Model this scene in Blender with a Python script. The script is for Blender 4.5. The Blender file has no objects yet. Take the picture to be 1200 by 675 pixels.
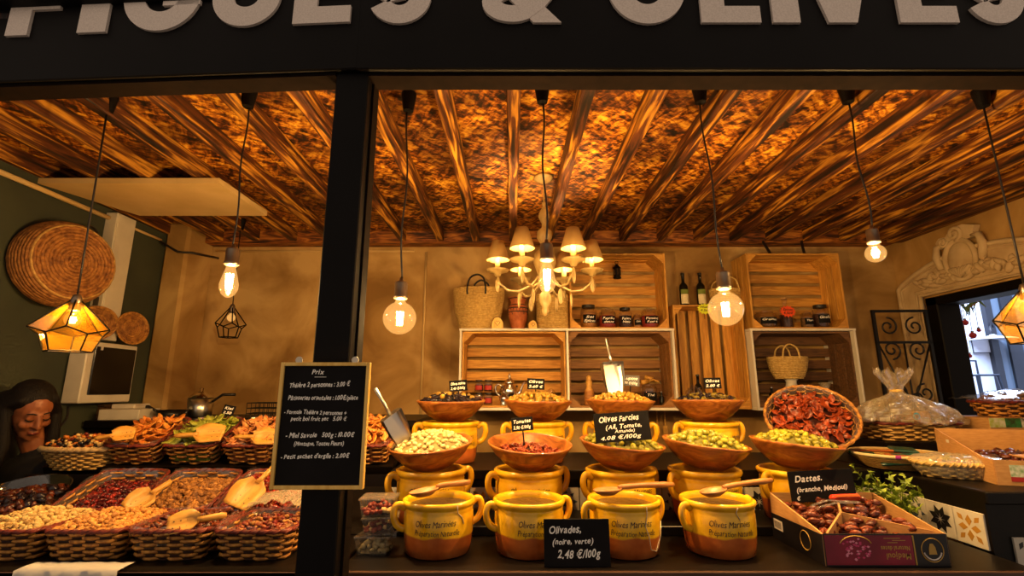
import bpy, math, random
from mathutils import Vector, Matrix, Euler
random.seed(7)
PI = math.pi
scene = bpy.context.scene
COL = scene.collection

# ---------------------------------------------------------------- camera
F_PX = 564.0; PITCH = math.radians(11.8); CAM_Z = 1.5
cam_d = bpy.data.cameras.new('camera'); cam = bpy.data.objects.new('camera', cam_d); COL.objects.link(cam)
cam_d.sensor_width = 36; cam_d.lens = F_PX / 1200 * 36; cam_d.clip_start = 0.02
cam.location = (0, 0, CAM_Z); cam.rotation_euler = (PI/2 + PITCH, 0, 0)
scene.camera = cam
# ---------------------------------------------------------------- world (dim market hall around the stall)
w = bpy.data.worlds.new('market_hall'); scene.world = w; w.use_nodes = True
w.node_tree.nodes['Background'].inputs[0].default_value = (1.0, 0.76, 0.56, 1)
w.node_tree.nodes['Background'].inputs[1].default_value = 0.46
# ---------------------------------------------------------------- daylight in the passage beyond the right doorway
ld = bpy.data.lights.new('passage_daylight', 'AREA'); ld.shape = 'RECTANGLE'; ld.size = 3.0; ld.size_y = 3.0
ld.energy = 900; ld.color = (0.62, 0.76, 1.0)
lo = bpy.data.objects.new('passage_daylight', ld); COL.objects.link(lo); lo.location = (6.4, 6.2, 4.3)
# ---------------------------------------------------------------- exposure
vs = scene.view_settings
vs.view_transform = 'Standard'; vs.look = 'None'; vs.exposure = 0.0; vs.gamma = 1.0; vs.use_curve_mapping = False
cy = scene.cycles
cy.max_bounces = 7; cy.diffuse_bounces = 3; cy.glossy_bounces = 3; cy.transmission_bounces = 4; cy.transparent_max_bounces = 16
cy.sample_clamp_indirect = 3.0; cy.caustics_reflective = False; cy.caustics_refractive = False
BULB = (1.0, 0.66, 0.30)

# ---------------------------------------------------------------- helpers
def ray(px, py):
    a = (px - 600) / F_PX; b = (337.5 - py) / F_PX
    c, s = math.cos(PITCH), math.sin(PITCH)
    return Vector((a, c - b*s, s + b*c))
def W(px, py, Y):
    d = ray(px, py); t = Y / d.y
    return Vector((d.x*t, Y, CAM_Z + d.z*t))

def C(h):
    h = h.lstrip('#'); o = []
    for i in (0, 2, 4):
        v = int(h[i:i+2], 16) / 255
        o.append(v/12.92 if v <= 0.04045 else ((v+0.055)/1.055)**2.4)
    return (*o, 1)

class MB:
    def __init__(s): s.v = []; s.f = []; s.m = []
    def add(s, vs, fs, M=None, mi=0):
        n = len(s.v)
        s.v += [tuple(M @ Vector(p)) for p in vs] if M is not None else [tuple(p) for p in vs]
        for f in fs: s.f.append(tuple(i+n for i in f)); s.m.append(mi)
        return s
    def box(s, c, d, M=None, b=0.0, mi=0):
        hx, hy, hz = d[0]/2, d[1]/2, d[2]/2; h = (hx, hy, hz); c = Vector(c)
        if b <= 0:
            vs = [c+Vector((x*hx, y*hy, z*hz)) for x in (-1,1) for y in (-1,1) for z in (-1,1)]
            fs = [(0,1,3,2),(4,6,7,5),(0,4,5,1),(2,3,7,6),(0,2,6,4),(1,5,7,3)]
            return s.add(vs, fs, M, mi)
        vs = []; ix = {}
        for ax in range(3):
            for x in (-1,1):
                for y in (-1,1):
                    for z in (-1,1):
                        sg = (x,y,z); ix[(ax,sg)] = len(vs)
                        vs.append(Vector([sg[i]*(h[i] if i == ax else h[i]-b) for i in range(3)]))
        fs = []
        def put(f):
            n = (vs[f[1]]-vs[f[0]]).cross(vs[f[2]]-vs[f[0]]); m = sum((vs[i] for i in f), Vector())
            fs.append(tuple(f) if n.dot(m) > 0 else tuple(reversed(f)))
        for ax in range(3):
            j, k = [i for i in range(3) if i != ax]
            for sa in (-1,1):
                q = []
                for (u, v) in ((-1,-1),(1,-1),(1,1),(-1,1)):
                    sg = [0,0,0]; sg[ax]=sa; sg[j]=u; sg[k]=v; q.append(ix[(ax,tuple(sg))])
                put(q)
        for i in range(3):
            for j in range(i+1, 3):
                k = 3-i-j
                for a in (-1,1):
                    for e in (-1,1):
                        sg = [0,0,0]; sg[i]=a; sg[j]=e
                        s1 = sg[:]; s1[k]=-1; s2 = sg[:]; s2[k]=1
                        put([ix[(i,tuple(s1))], ix[(i,tuple(s2))], ix[(j,tuple(s2))], ix[(j,tuple(s1))]])
        for x in (-1,1):
            for y in (-1,1):
                for z in (-1,1): put([ix[(0,(x,y,z))], ix[(1,(x,y,z))], ix[(2,(x,y,z))]])
        return s.add([v+c for v in vs], fs, M, mi)
    def lathe(s, prof, n=32, M=None, c=(0,0,0), sx=1.0, sy=1.0, mi=0):
        vs = []; fs = []; rows = []
        for (r, z) in prof:
            if r < 1e-6: rows.append([len(vs)]); vs.append((c[0], c[1], c[2]+z))
            else:
                rows.append(list(range(len(vs), len(vs)+n)))
                for k in range(n):
                    t = 2*PI*k/n; vs.append((c[0]+r*sx*math.cos(t), c[1]+r*sy*math.sin(t), c[2]+z))
        for A, B in zip(rows, rows[1:]):
            for k in range(n):
                l = (k+1) % n
                if len(A) == 1 and len(B) == 1: break
                if len(A) == 1: fs.append((A[0], B[l], B[k]))
                elif len(B) == 1: fs.append((A[k], A[l], B[0]))
                else: fs.append((A[k], A[l], B[l], B[k]))
        return s.add(vs, fs, M, mi)
    def tube(s, pts, r, n=8, M=None, closed=False, cap=True, mi=0, flat=1.0):
        pts = [Vector(p) for p in pts]; N = len(pts)
        rs = r if isinstance(r, (list, tuple)) else [r]*N
        T = []
        for i in range(N):
            if closed: t = pts[(i+1) % N]-pts[i-1]
            else: t = pts[min(i+1, N-1)]-pts[max(i-1, 0)]
            T.append(t.normalized() if t.length > 1e-9 else Vector((0,0,1)))
        up = Vector((0,0,1)) if abs(T[0].z) < 0.9 else Vector((1,0,0))
        u = (up - T[0]*up.dot(T[0])).normalized(); vs = []; fs = []
        for i in range(N):
            u = u - T[i]*u.dot(T[i]); u = u.normalized() if u.length > 1e-6 else T[i].orthogonal().normalized()
            w_ = T[i].cross(u)
            for k in range(n):
                a = 2*PI*k/n; vs.append(pts[i] + u*(rs[i]*flat*math.cos(a)) + w_*(rs[i]*math.sin(a)))
        for i in range(N if closed else N-1):
            j = (i+1) % N
            for k in range(n):
                l = (k+1) % n; fs.append((i*n+k, i*n+l, j*n+l, j*n+k))
        if cap and not closed:
            fs.append(tuple(reversed(range(n)))); fs.append(tuple(range((N-1)*n, N*n)))
        return s.add(vs, fs, M, mi)
    def prism(s, poly, d0, d1, M=None, mi=0):     # polygon in local XY, thickness along local Z
        n = len(poly)
        vs = [(x, y, d0) for x, y in poly] + [(x, y, d1) for x, y in poly]
        ar = sum(poly[i][0]*poly[(i+1) % n][1]-poly[(i+1) % n][0]*poly[i][1] for i in range(n))
        fs = [tuple(reversed(range(n))), tuple(range(n, 2*n))] + [(i, (i+1) % n, n+(i+1) % n, n+i) for i in range(n)]
        if (ar < 0) != (d1 < d0): fs = [tuple(reversed(f)) for f in fs]
        return s.add(vs, fs, M, mi)
    def ell(s, c, r, M=None, nu=10, nv=6, mi=0):
        prof = [(math.sin(PI*i/nv), -math.cos(PI*i/nv)) for i in range(nv+1)]
        prof[0] = (0,-1); prof[-1] = (0,1)
        L = Matrix.Translation(Vector(c)) @ Matrix.Diagonal((r[0], r[1], r[2], 1))
        return s.lathe(prof, nu, (M @ L) if M is not None else L, mi=mi)
    def mesh(s, name, mats, smooth=False):
        me = bpy.data.meshes.new(name); me.from_pydata(s.v, [], s.f)
        for m in (mats if isinstance(mats, (list, tuple)) else [mats]): me.materials.append(m)
        if any(s.m): me.polygons.foreach_set('material_index', s.m)
        if smooth: me.polygons.foreach_set('use_smooth', [True]*len(s.f))
        me.update(); return me
    def obj(s, name, mats, parent=None, smooth=False):
        return put(name, s.mesh(name, mats, smooth), parent)
def put(name, me, parent=None):
    o = bpy.data.objects.new(name, me); COL.objects.link(o)
    if parent: o.parent = parent
    return o
def tag(o, label, cat=None, group=None, kind=None):
    o['label'] = label
    if cat: o['category'] = cat
    if group: o['group'] = group
    if kind: o['kind'] = kind
    return o
def thing(name, label, cat, loc=(0,0,0), rot=(0,0,0), group=None, kind=None):
    o = bpy.data.objects.new(name, None); o.empty_display_size = 0.05; COL.objects.link(o)
    o.location = loc; o.rotation_euler = rot
    return tag(o, label, cat, group, kind)
def dup(root, loc=None, rot=None, label=None, parent=None):
    c = root.copy(); COL.objects.link(c); c.parent = parent
    if loc is not None: c.location = loc
    if rot is not None: c.rotation_euler = rot
    if label: c['label'] = label
    for ch in list(root.children): dup(ch, parent=c)
    return c
def wm(o): return Matrix.LocRotScale(o.location, o.rotation_euler, o.scale)
def T(x, y, z): return Matrix.Translation((x, y, z))
def R(a, ax): return Matrix.Rotation(a, 4, ax)

# ---------------------------------------------------------------- materials
MATS = {}
def mat(name, c1, c2=None, scale=20, stretch=(1,1,1), rough=0.5, metal=0.0, bump=0.0, ramp=(0.35,0.65), detail=4,
        rand=0.0, spec=0.5, sss=0.0, dist=0.0, c3=None, coat=0.0):
    if name in MATS: return MATS[name]
    m = bpy.data.materials.new(name); m.use_nodes = True; nt = m.node_tree; b = nt.nodes['Principled BSDF']; L = nt.links
    b.inputs['Roughness'].default_value = rough; b.inputs['Metallic'].default_value = metal
    b.inputs['Specular IOR Level'].default_value = spec; b.inputs['Coat Weight'].default_value = coat
    col1 = C(c1); out = None
    b.inputs['Base Color'].default_value = col1
    m.diffuse_color = col1
    if c2 or bump:
        tc = nt.nodes.new('ShaderNodeTexCoord'); mp = nt.nodes.new('ShaderNodeMapping'); nz = nt.nodes.new('ShaderNodeTexNoise')
        mp.inputs['Scale'].default_value = stretch
        nz.inputs['Scale'].default_value = scale; nz.inputs['Detail'].default_value = detail; nz.inputs['Distortion'].default_value = dist
        if rand:
            oj = nt.nodes.new('ShaderNodeObjectInfo'); va = nt.nodes.new('ShaderNodeVectorMath'); va.operation = 'MULTIPLY_ADD'
            va.inputs[1].default_value = (9, 17, 13); L.new(oj.outputs['Random'], va.inputs[0]); L.new(tc.outputs['Object'], va.inputs[2]); L.new(va.outputs[0], mp.inputs['Vector'])
        else: L.new(tc.outputs['Object'], mp.inputs['Vector'])
        L.new(mp.outputs[0], nz.inputs['Vector'])
        if c2:
            rp = nt.nodes.new('ShaderNodeValToRGB'); e = rp.color_ramp.elements
            e[0].position = ramp[0]; e[0].color = col1; e[1].position = ramp[1]; e[1].color = C(c2)
            if c3: x = e.new((ramp[0]+ramp[1])/2); x.color = C(c3)
            L.new(nz.outputs['Fac'], rp.inputs['Fac']); out = rp.outputs['Color']
        if bump:
            bp = nt.nodes.new('ShaderNodeBump'); bp.inputs['Strength'].default_value = bump; bp.inputs['Distance'].default_value = 0.01
            L.new(nz.outputs['Fac'], bp.inputs['Height']); L.new(bp.outputs[0], b.inputs['Normal'])
    if rand:
        oi = nt.nodes.new('ShaderNodeObjectInfo'); hs = nt.nodes.new('ShaderNodeHueSaturation'); mr = nt.nodes.new('ShaderNodeMapRange')
        mr.inputs['To Min'].default_value = 1-rand; mr.inputs['To Max'].default_value = 1+rand
        L.new(oi.outputs['Random'], mr.inputs['Value']); L.new(mr.outputs[0], hs.inputs['Value'])
        if out: L.new(out, hs.inputs['Color'])
        else: hs.inputs['Color'].default_value = col1
        out = hs.outputs['Color']
    if out: L.new(out, b.inputs['Base Color'])
    MATS[name] = m; return m
def emit(name, col, st):
    if name in MATS: return MATS[name]
    m = bpy.data.materials.new(name); m.use_nodes = True; nt = m.node_tree; nt.nodes.clear()
    e = nt.nodes.new('ShaderNodeEmission'); o = nt.nodes.new('ShaderNodeOutputMaterial')
    e.inputs[0].default_value = (*col, 1); e.inputs[1].default_value = st; nt.links.new(e.outputs[0], o.inputs[0])
    MATS[name] = m; return m
def glass(name, tint=(1,1,1), amount=0.12, rough=0.03, bump=0.0, scale=30, body=None, bodyfac=0.0, glow=0.0):
    # thin clear sheet: transparent with a fresnel-weighted gloss, plus a little body colour when the film is milky
    if name in MATS: return MATS[name]
    m = bpy.data.materials.new(name); m.use_nodes = True; nt = m.node_tree; nt.nodes.clear(); L = nt.links
    o = nt.nodes.new('ShaderNodeOutputMaterial'); t = nt.nodes.new('ShaderNodeBsdfTransparent'); g = nt.nodes.new('ShaderNodeBsdfGlossy')
    mx = nt.nodes.new('ShaderNodeMixShader'); lw = nt.nodes.new('ShaderNodeLayerWeight'); ad = nt.nodes.new('ShaderNodeMath')
    t.inputs[0].default_value = (*tint, 1); g.inputs['Roughness'].default_value = rough; lw.inputs[0].default_value = 0.35
    ad.operation = 'MULTIPLY_ADD'; ad.inputs[1].default_value = 0.45; ad.inputs[2].default_value = amount
    L.new(lw.outputs['Facing'], ad.inputs[0]); L.new(ad.outputs[0], mx.inputs[0]); L.new(t.outputs[0], mx.inputs[1]); L.new(g.outputs[0], mx.inputs[2])
    res = mx.outputs[0]
    if body:
        d = nt.nodes.new('ShaderNodeBsdfDiffuse'); d.inputs[0].default_value = C(body); m2 = nt.nodes.new('ShaderNodeMixShader')
        m2.inputs[0].default_value = bodyfac; L.new(res, m2.inputs[1]); L.new(d.outputs[0], m2.inputs[2]); res = m2.outputs[0]
    if glow:      # glass of a burning bulb
        em = nt.nodes.new('ShaderNodeEmission'); em.inputs[0].default_value = (1.0, 0.55, 0.16, 1); em.inputs[1].default_value = glow
        ads = nt.nodes.new('ShaderNodeAddShader'); L.new(res, ads.inputs[0]); L.new(em.outputs[0], ads.inputs[1]); res = ads.outputs[0]
    if bump:
        nz = nt.nodes.new('ShaderNodeTexNoise'); nz.inputs['Scale'].default_value = scale; tc = nt.nodes.new('ShaderNodeTexCoord')
        bp = nt.nodes.new('ShaderNodeBump'); bp.inputs['Strength'].default_value = bump; bp.inputs['Distance'].default_value = 0.02
        L.new(tc.outputs['Object'], nz.inputs['Vector']); L.new(nz.outputs['Fac'], bp.inputs['Height'])
        L.new(bp.outputs[0], g.inputs['Normal']); L.new(bp.outputs[0], lw.inputs['Normal'])
    L.new(res, o.inputs[0]); MATS[name] = m; return m

def osb_mat():
    m = bpy.data.materials.new('osb'); m.use_nodes = True; nt = m.node_tree; b = nt.nodes['Principled BSDF']; L = nt.links
    tc = nt.nodes.new('ShaderNodeTexCoord'); n0 = nt.nodes.new('ShaderNodeTexNoise'); n0.inputs['Scale'].default_value = 5; n0.inputs['Detail'].default_value = 2
    mx = nt.nodes.new('ShaderNodeMixRGB'); mx.inputs[0].default_value = 0.06
    L.new(tc.outputs['Object'], n0.inputs['Vector']); L.new(tc.outputs['Object'], mx.inputs[1]); L.new(n0.outputs['Color'], mx.inputs[2])
    res = None
    for (sx, sy, ro, off) in ((46, 12, 0.55, 0.0), (44, 11, -0.75, 7.0), (22, 48, 0.2, 13.0)):
        mp = nt.nodes.new('ShaderNodeMapping'); mp.vector_type = 'TEXTURE'; mp.inputs['Rotation'].default_value = (0, 0, ro); mp.inputs['Scale'].default_value = (1/sx, 1/sy, 1); mp.inputs['Location'].default_value = (off, off, 0)
        v = nt.nodes.new('ShaderNodeTexNoise'); v.inputs['Scale'].default_value = 1.0; v.inputs['Detail'].default_value = 3; v.inputs['Roughness'].default_value = 0.6; v.inputs['Distortion'].default_value = 0.4
        L.new(mx.outputs[0], mp.inputs['Vector']); L.new(mp.outputs[0], v.inputs['Vector'])
        if res is None: res = v.outputs['Fac']
        else:
            mm = nt.nodes.new('ShaderNodeMath'); mm.operation = 'ADD'; L.new(res, mm.inputs[0]); L.new(v.outputs['Fac'], mm.inputs[1]); res = mm.outputs[0]
    dv = nt.nodes.new('ShaderNodeMath'); dv.operation = 'MULTIPLY'; dv.inputs[1].default_value = 1/3; L.new(res, dv.inputs[0]); res = dv.outputs[0]
    rp = nt.nodes.new('ShaderNodeValToRGB'); e = rp.color_ramp.elements
    e[0].position = 0.42; e[0].color = C('#0e0401'); e[1].position = 0.60; e[1].color = C('#f2b838')
    x = e.new(0.475); x.color = C('#6a3208'); x = e.new(0.53); x.color = C('#b87014')
    L.new(res, rp.inputs['Fac'])
    n3 = nt.nodes.new('ShaderNodeTexNoise'); n3.inputs['Scale'].default_value = 3.2; n3.inputs['Detail'].default_value = 4; L.new(tc.outputs['Object'], n3.inputs['Vector'])
    r3_ = nt.nodes.new('ShaderNodeValToRGB'); e = r3_.color_ramp.elements; e[0].position = 0.40; e[0].color = (0.16, 0.11, 0.09, 1); e[1].position = 0.58; e[1].color = (1, 1, 1, 1)
    m3 = nt.nodes.new('ShaderNodeMixRGB'); m3.blend_type = 'MULTIPLY'; m3.inputs[0].default_value = 0.8; L.new(n3.outputs['Fac'], r3_.inputs[0]); L.new(rp.outputs[0], m3.inputs[1]); L.new(r3_.outputs[0], m3.inputs[2])
    L.new(m3.outputs[0], b.inputs['Base Color'])
    bp = nt.nodes.new('ShaderNodeBump'); bp.inputs['Strength'].default_value = 0.5; bp.inputs['Distance'].default_value = 0.01
    L.new(res, bp.inputs['Height']); L.new(bp.outputs[0], b.inputs['Normal']); b.inputs['Roughness'].default_value = 0.6
    return m
def glaze_mat(split):
    # honey-yellow glaze dipped over bare terracotta, wavy border
    m = bpy.data.materials.new('glazed_earthenware'); m.use_nodes = True; nt = m.node_tree; b = nt.nodes['Principled BSDF']; L = nt.links
    tc = nt.nodes.new('ShaderNodeTexCoord'); sp = nt.nodes.new('ShaderNodeSeparateXYZ'); nz = nt.nodes.new('ShaderNodeTexNoise'); nz.inputs['Scale'].default_value = 9
    L.new(tc.outputs['Object'], sp.inputs[0]); L.new(tc.outputs['Object'], nz.inputs['Vector'])
    ma = nt.nodes.new('ShaderNodeMath'); ma.operation = 'MULTIPLY_ADD'; ma.inputs[1].default_value = 0.035
    L.new(nz.outputs['Fac'], ma.inputs[0]); L.new(sp.outputs['Z'], ma.inputs[2])
    mr = nt.nodes.new('ShaderNodeMapRange'); mr.inputs['From Min'].default_value = split+0.015; mr.inputs['From Max'].default_value = split+0.021
    L.new(ma.outputs[0], mr.inputs['Value'])
    n2 = nt.nodes.new('ShaderNodeTexNoise'); n2.inputs['Scale'].default_value = 14; n2.inputs['Detail'].default_value = 6
    L.new(tc.outputs['Object'], n2.inputs['Vector'])
    r1 = nt.nodes.new('ShaderNodeValToRGB'); e = r1.color_ramp.elements; e[0].position=.3; e[0].color = C('#cc9010'); e[1].position=.65; e[1].color = C('#f2c022')
    r2 = nt.nodes.new('ShaderNodeValToRGB'); e = r2.color_ramp.elements; e[0].position=.3; e[0].color = C('#8a3f16'); e[1].position=.65; e[1].color = C('#b8642a')
    L.new(n2.outputs['Fac'], r1.inputs[0]); L.new(n2.outputs['Fac'], r2.inputs[0])
    mx = nt.nodes.new('ShaderNodeMixRGB'); L.new(mr.outputs[0], mx.inputs[0]); L.new(r2.outputs[0], mx.inputs[1]); L.new(r1.outputs[0], mx.inputs[2])
    L.new(mx.outputs[0], b.inputs['Base Color']); b.inputs['Roughness'].default_value = 0.22; b.inputs['Coat Weight'].default_value = 0.3
    return m

m_black = mat('black_paint', '#070506', '#0b0809', scale=6, rough=0.55, spec=0.12)
m_dark = mat('dark_counter', '#080504', '#0f0906', scale=10, stretch=(1,6,6), rough=0.4, spec=0.2)
m_joist = mat('burnt_pine', '#140702', '#d49630', scale=3.0, stretch=(14, 1.0, 14), rough=0.6, bump=0.4, ramp=(0.36,0.68), dist=0.7, c3='#5a2c0a', detail=6, rand=0.12)
m_osb = osb_mat()
m_plaster = mat('ochre_plaster', '#84602c', '#c8a468', scale=2.2, rough=0.9, bump=0.25, ramp=(0.34,0.64), detail=10, c3='#a88248', dist=0.6)
m_green = mat('olive_green_paint', '#34382a', '#3e4230', scale=3, rough=0.85, bump=0.05)
m_cream = mat('cream_paint', '#c9a86c', '#d4b47a', scale=5, rough=0.8)
m_stucco = mat('cream_stucco', '#b59a72', '#cdb48c', scale=9, rough=0.85, bump=0.2)
m_white = mat('white_paint', '#c9bfae', '#d6ccba', scale=8, rough=0.5)
m_metalgrey = mat('letter_aluminium', '#d0c4bc', '#e0d4cc', scale=260, rough=0.5, detail=1)
m_steel = mat('steel', '#c8c4bc', rough=0.28, metal=1.0)
m_silver = mat('polished_silver', '#d8d2c6', rough=0.14, metal=1.0)
m_brass = mat('socket_metal', '#8a7a6a', rough=0.35, metal=0.9)
m_crate = mat('pine_crate', '#a87228', '#dca648', scale=4, stretch=(1.4,14,14), rough=0.65, ramp=(0.3,0.7), bump=0.15, rand=0.16, dist=1.0, detail=6, c3='#c48c38')
m_cratev = mat('pine_crate_upright', '#a87228', '#dca648', scale=4, stretch=(14,14,1.4), rough=0.65, ramp=(0.3,0.7), bump=0.15, rand=0.16, dist=1.0, detail=6, c3='#c48c38')
m_crated = mat('dark_crate', '#4a2f1a', '#76502c', scale=4, stretch=(1.4,14,14), rough=0.7, ramp=(0.3,0.7), bump=0.15, rand=0.16, dist=1.0, detail=6)
m_wicker = mat('brown_wicker', '#7a4416', '#d0943e', scale=60, rough=0.6, ramp=(0.3,0.7), bump=0.2)
m_wickerred = mat('red_brown_rim', '#4a140c', '#7a2814', scale=70, rough=0.5)
m_wickerlight = mat('pale_wicker', '#a07838', '#cfa65c', scale=60, rough=0.65, ramp=(0.3,0.7))
m_straw = mat('straw', '#b08c48', '#d4b26a', scale=70, rough=0.8, ramp=(0.3,0.7), bump=0.2)
m_seagrass = mat('seagrass', '#6a3c18', '#b87c3a', scale=45, rough=0.75, ramp=(0.3,0.7), bump=0.3)
m_bowl = mat('laminated_bamboo', '#6c3814', '#c07c34', scale=12, stretch=(1,1,2.5), rough=0.32, ramp=(0.3,0.7), dist=2.0, detail=5, c3='#985822', coat=0.2)
m_spoon = mat('olive_wood', '#8a5426', '#b57a3c', scale=12, stretch=(1,5,5), rough=0.45, ramp=(0.3,0.7))
m_scoop = mat('bamboo_scoop', '#ac7a2c', '#cc9a44', scale=14, stretch=(1,5,5), rough=0.45)
m_ink = mat('brown_ink', '#2c1606', rough=0.5)
m_chalk = mat('chalk', '#f6f2ea', rough=0.9)
m_slate = mat('slate_board', '#0a0809', '#110e10', scale=14, rough=0.8, spec=0.2)
m_boardframe = mat('pine_frame', '#e0b050', '#f4cc70', scale=8, stretch=(8,8,1), rough=0.5)
m_glass = glass('clear_glass', amount=0.06)
m_amber = glass('amber_tinted_glass', tint=(1.0, 0.84, 0.45), amount=0.10, body='#f0b030', bodyfac=0.07)
m_bulbglass = glass('bulb_glass', tint=(1.0, 0.88, 0.66), amount=0.05, glow=0.35)
m_film = glass('cellophane', amount=0.18, rough=0.14, bump=0.7, scale=26, body='#f0e2c4', bodyfac=0.20)
m_film2 = glass('crinkled_cellophane', amount=0.30, rough=0.10, bump=1.0, scale=45, body='#f0dcb0', bodyfac=0.16)
m_plastic = glass('clear_plastic', amount=0.12, rough=0.08, bump=0.2, scale=20, body='#d8d0c4', bodyfac=0.05)
m_card = mat('cardboard', '#a87a44', '#b98a52', scale=30, stretch=(1,1,6), rough=0.8)
m_filament = emit('filament', (1.0, 0.62, 0.26), 60)
m_pot = glaze_mat(0.064)
m_leather = mat('black_leather', '#1a1210', rough=0.5)

# ---------------------------------------------------------------- text
_tc = {}
def glyph(ch, bold=0.0):
    k = (ch, bold)
    if k not in _tc:
        cu = bpy.data.curves.new('t', 'FONT'); cu.body = ch; cu.size = 1.0; cu.resolution_u = 2 if not bold else 6; cu.offset = bold; cu.fill_mode = 'FRONT'
        ob = bpy.data.objects.new('t', cu); COL.objects.link(ob)
        dg = bpy.context.evaluated_depsgraph_get(); me = bpy.data.meshes.new_from_object(ob.evaluated_get(dg))
        vs = [tuple(v.co) for v in me.vertices]; fs = [tuple(p.vertices) for p in me.polygons]
        bpy.data.objects.remove(ob); bpy.data.meshes.remove(me); bpy.data.curves.remove(cu)
        _tc[k] = (vs, fs)
    return _tc[k]
def write(mb, text, size, x0=0.0, y0=0.0, width=None, hand=True, bold=0.026, M=None, center=False, bend=None, mi=0, slope=0.0):
    # text laid out glyph by glyph in local XY; hand = jittered slanted handwriting
    items = []; x = 0.0
    rnd = random.Random(hash(text) % 9999 if False else len(text)*31+ord(text[0]))
    for ch in text:
        if ch == ' ': x += 0.30; continue
        vs, fs = glyph(ch, bold)
        if not vs: x += 0.3; continue
        xa = min(v[0] for v in vs); xb = max(v[0] for v in vs)
        j = (rnd.uniform(-.05,.05), rnd.uniform(-.05,.05), rnd.uniform(.92,1.1)) if hand else (0,0,1)
        sh = 0.22 if hand else 0.0; pts = []
        for v in vs:
            u, q = (v[0]-xa)*j[2], v[1]*j[2]; pts.append((x + u + q*sh - q*j[0], q + u*j[0] + j[1]))
        items.append((pts, fs)); x += (xb-xa)*j[2] + (0.075 if hand else 0.10)
    k = size; kx = size if width is None else width/max(x, 1e-6)
    if width is None and center: x0 -= x*k/2
    elif center: x0 -= width/2
    for pts, fs in items:
        vs = []
        for (u, q) in pts:
            X = x0+u*kx; Y = y0+q*k+slope*u*kx
            vs.append((bend*math.sin(X/bend), -bend*math.cos(X/bend), Y) if bend else (X, Y, 0))
        mb.add(vs, fs, M, mi)
    return mb
def FACE(): return R(PI/2, 'X')      # local XY plate -> upright, facing -Y

# ================================================================ THE ROOM
XL, XR, YB, YF, ZC = -2.47, 2.93, 3.58, 1.34, 2.67
def struct(mb, name, label, m, cat, smooth=False):
    return tag(mb.obj(name, m, None, smooth), label, cat, kind='structure')
struct(MB().box((0.4, 2.6, -0.03), (8.0, 9.0, 0.06)), 'floor', 'dark stone floor under the stall', mat('floor_stone', '#2a2420', '#38302a', scale=4, rough=0.6), 'floor')
struct(MB().box(((XL+XR)/2, YB+0.08, 1.335), (XR-XL+0.4, 0.16, 2.67)), 'wall_back', 'mottled ochre plaster wall behind the crates', m_plaster, 'wall')
struct(MB().box((XL-0.08, 2.4, 1.335), (0.16, 2.2, 2.67)), 'wall_left', 'olive green painted side wall on the left', m_green, 'wall')
wr = MB(); wr.box((XR+0.06, 1.9, 1.335), (0.12, 1.2, 2.67)); wr.box((XR+0.06, 3.455, 1.335), (0.12, 0.25, 2.67)); wr.box((XR+0.06, 2.915, 2.39), (0.12, 0.83, 0.56))
struct(wr, 'wall_right', 'ochre plaster side wall with the doorway on the right', m_plaster, 'wall')
struct(MB().box((XL+0.085, 3.43, 1.335), (0.17, 0.30, 2.67), b=0.02), 'trim_1', 'rough plaster pilaster in the corner beside the green wall', m_plaster, 'pilaster')
# ceiling: oriented strand boards between dark joists
ceil = thing('ceiling', 'burnt strand board ceiling with dark pine joists', 'ceiling', (0,0,0), kind='structure')
xs = [XL, -1.25, -0.02, 1.21, 2.44, XR]
for i in range(5):
    for (y0, y1) in ((YF, 2.56), (2.56, YB)):
        z = ZC + 0.01 + random.uniform(-0.003, 0.003)
        MB().box(((xs[i]+xs[i+1])/2, (y0+y1)/2, z), (xs[i+1]-xs[i]-0.004, y1-y0-0.005, 0.02)).obj('strand_board', m_osb, ceil)
MB().box((0.23, 2.45, ZC+0.05), (5.6, 2.3, 0.04)).obj('deck', m_black, ceil)
jm = MB().box((0, 0, 0), (0.052, 2.10, 0.088), b=0.004).mesh('joist', m_joist)
for k in range(-9, 11):
    o = put('joist', jm, ceil); o.location = (0.007+0.275*k, 2.41, ZC-0.044+random.uniform(-.003,.003)); o.rotation_euler = (0, random.uniform(-.01,.01), random.uniform(-.006,.006))
m_ledger = mat('burnt_ledger', '#2b1105', '#b5722a', scale=3.0, stretch=(1.6, 14, 9), rough=0.6, bump=0.4, ramp=(0.36,0.66), dist=1.6, c3='#7c4314', detail=6)
MB().box((0.23, 3.52, ZC-0.05), (5.3, 0.12, 0.10), b=0.006).obj('ledger_beam', m_ledger, ceil)
MB().box((XR-0.06, 2.42, ZC-0.05), (0.12, 2.1, 0.10), b=0.006).obj('wall_plate', m_joist, ceil)
struct(MB().prism([(-2.47,2.34),(-1.525,2.34),(-1.515,2.82),(-2.30,2.82)], 2.545, 2.575), 'trim_2', 'flat cream soffit panel under the joists near the green wall', m_cream, 'soffit panel')
# thin pipes and cable runs
def run(pts, r, label, m, cat='pipe', name='pipe'):
    return tag(MB().tube(pts, r, 8).obj(name, m, None, True), label, cat)
run([(XL+0.02, 2.0, 2.515), (XL+0.02, 2.79, 2.515)], 0.014, 'cream conduit pipe running along the top of the green wall', m_cream)
run([(XL+0.02, 2.93, 2.515), (XL+0.02, 3.22, 2.515)], 0.009, 'thin pipe between white cabinet and corner pilaster', m_cream)
run([(XL+0.03, 3.20, 2.50), (XL+0.12, 3.26, 2.44), (XL+0.22, 3.27, 2.435), (XL+0.26, 3.5, 2.46)], 0.008, 'black cable looping over the corner pilaster', m_leather, 'cable', 'cable')
run([(-2.28, 3.57, 2.535), (-0.75, 3.57, 2.535)], 0.007, 'thin cream cable run along the top of the plaster wall', m_cream, 'cable', 'cable')
cw = W(500, 290, 3.57)
run([(cw.x, 3.57, 2.53), (cw.x, 3.57, 1.3)], 0.008, 'thin cream cable run straight down the plaster wall', m_cream, 'cable', 'cable')

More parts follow.
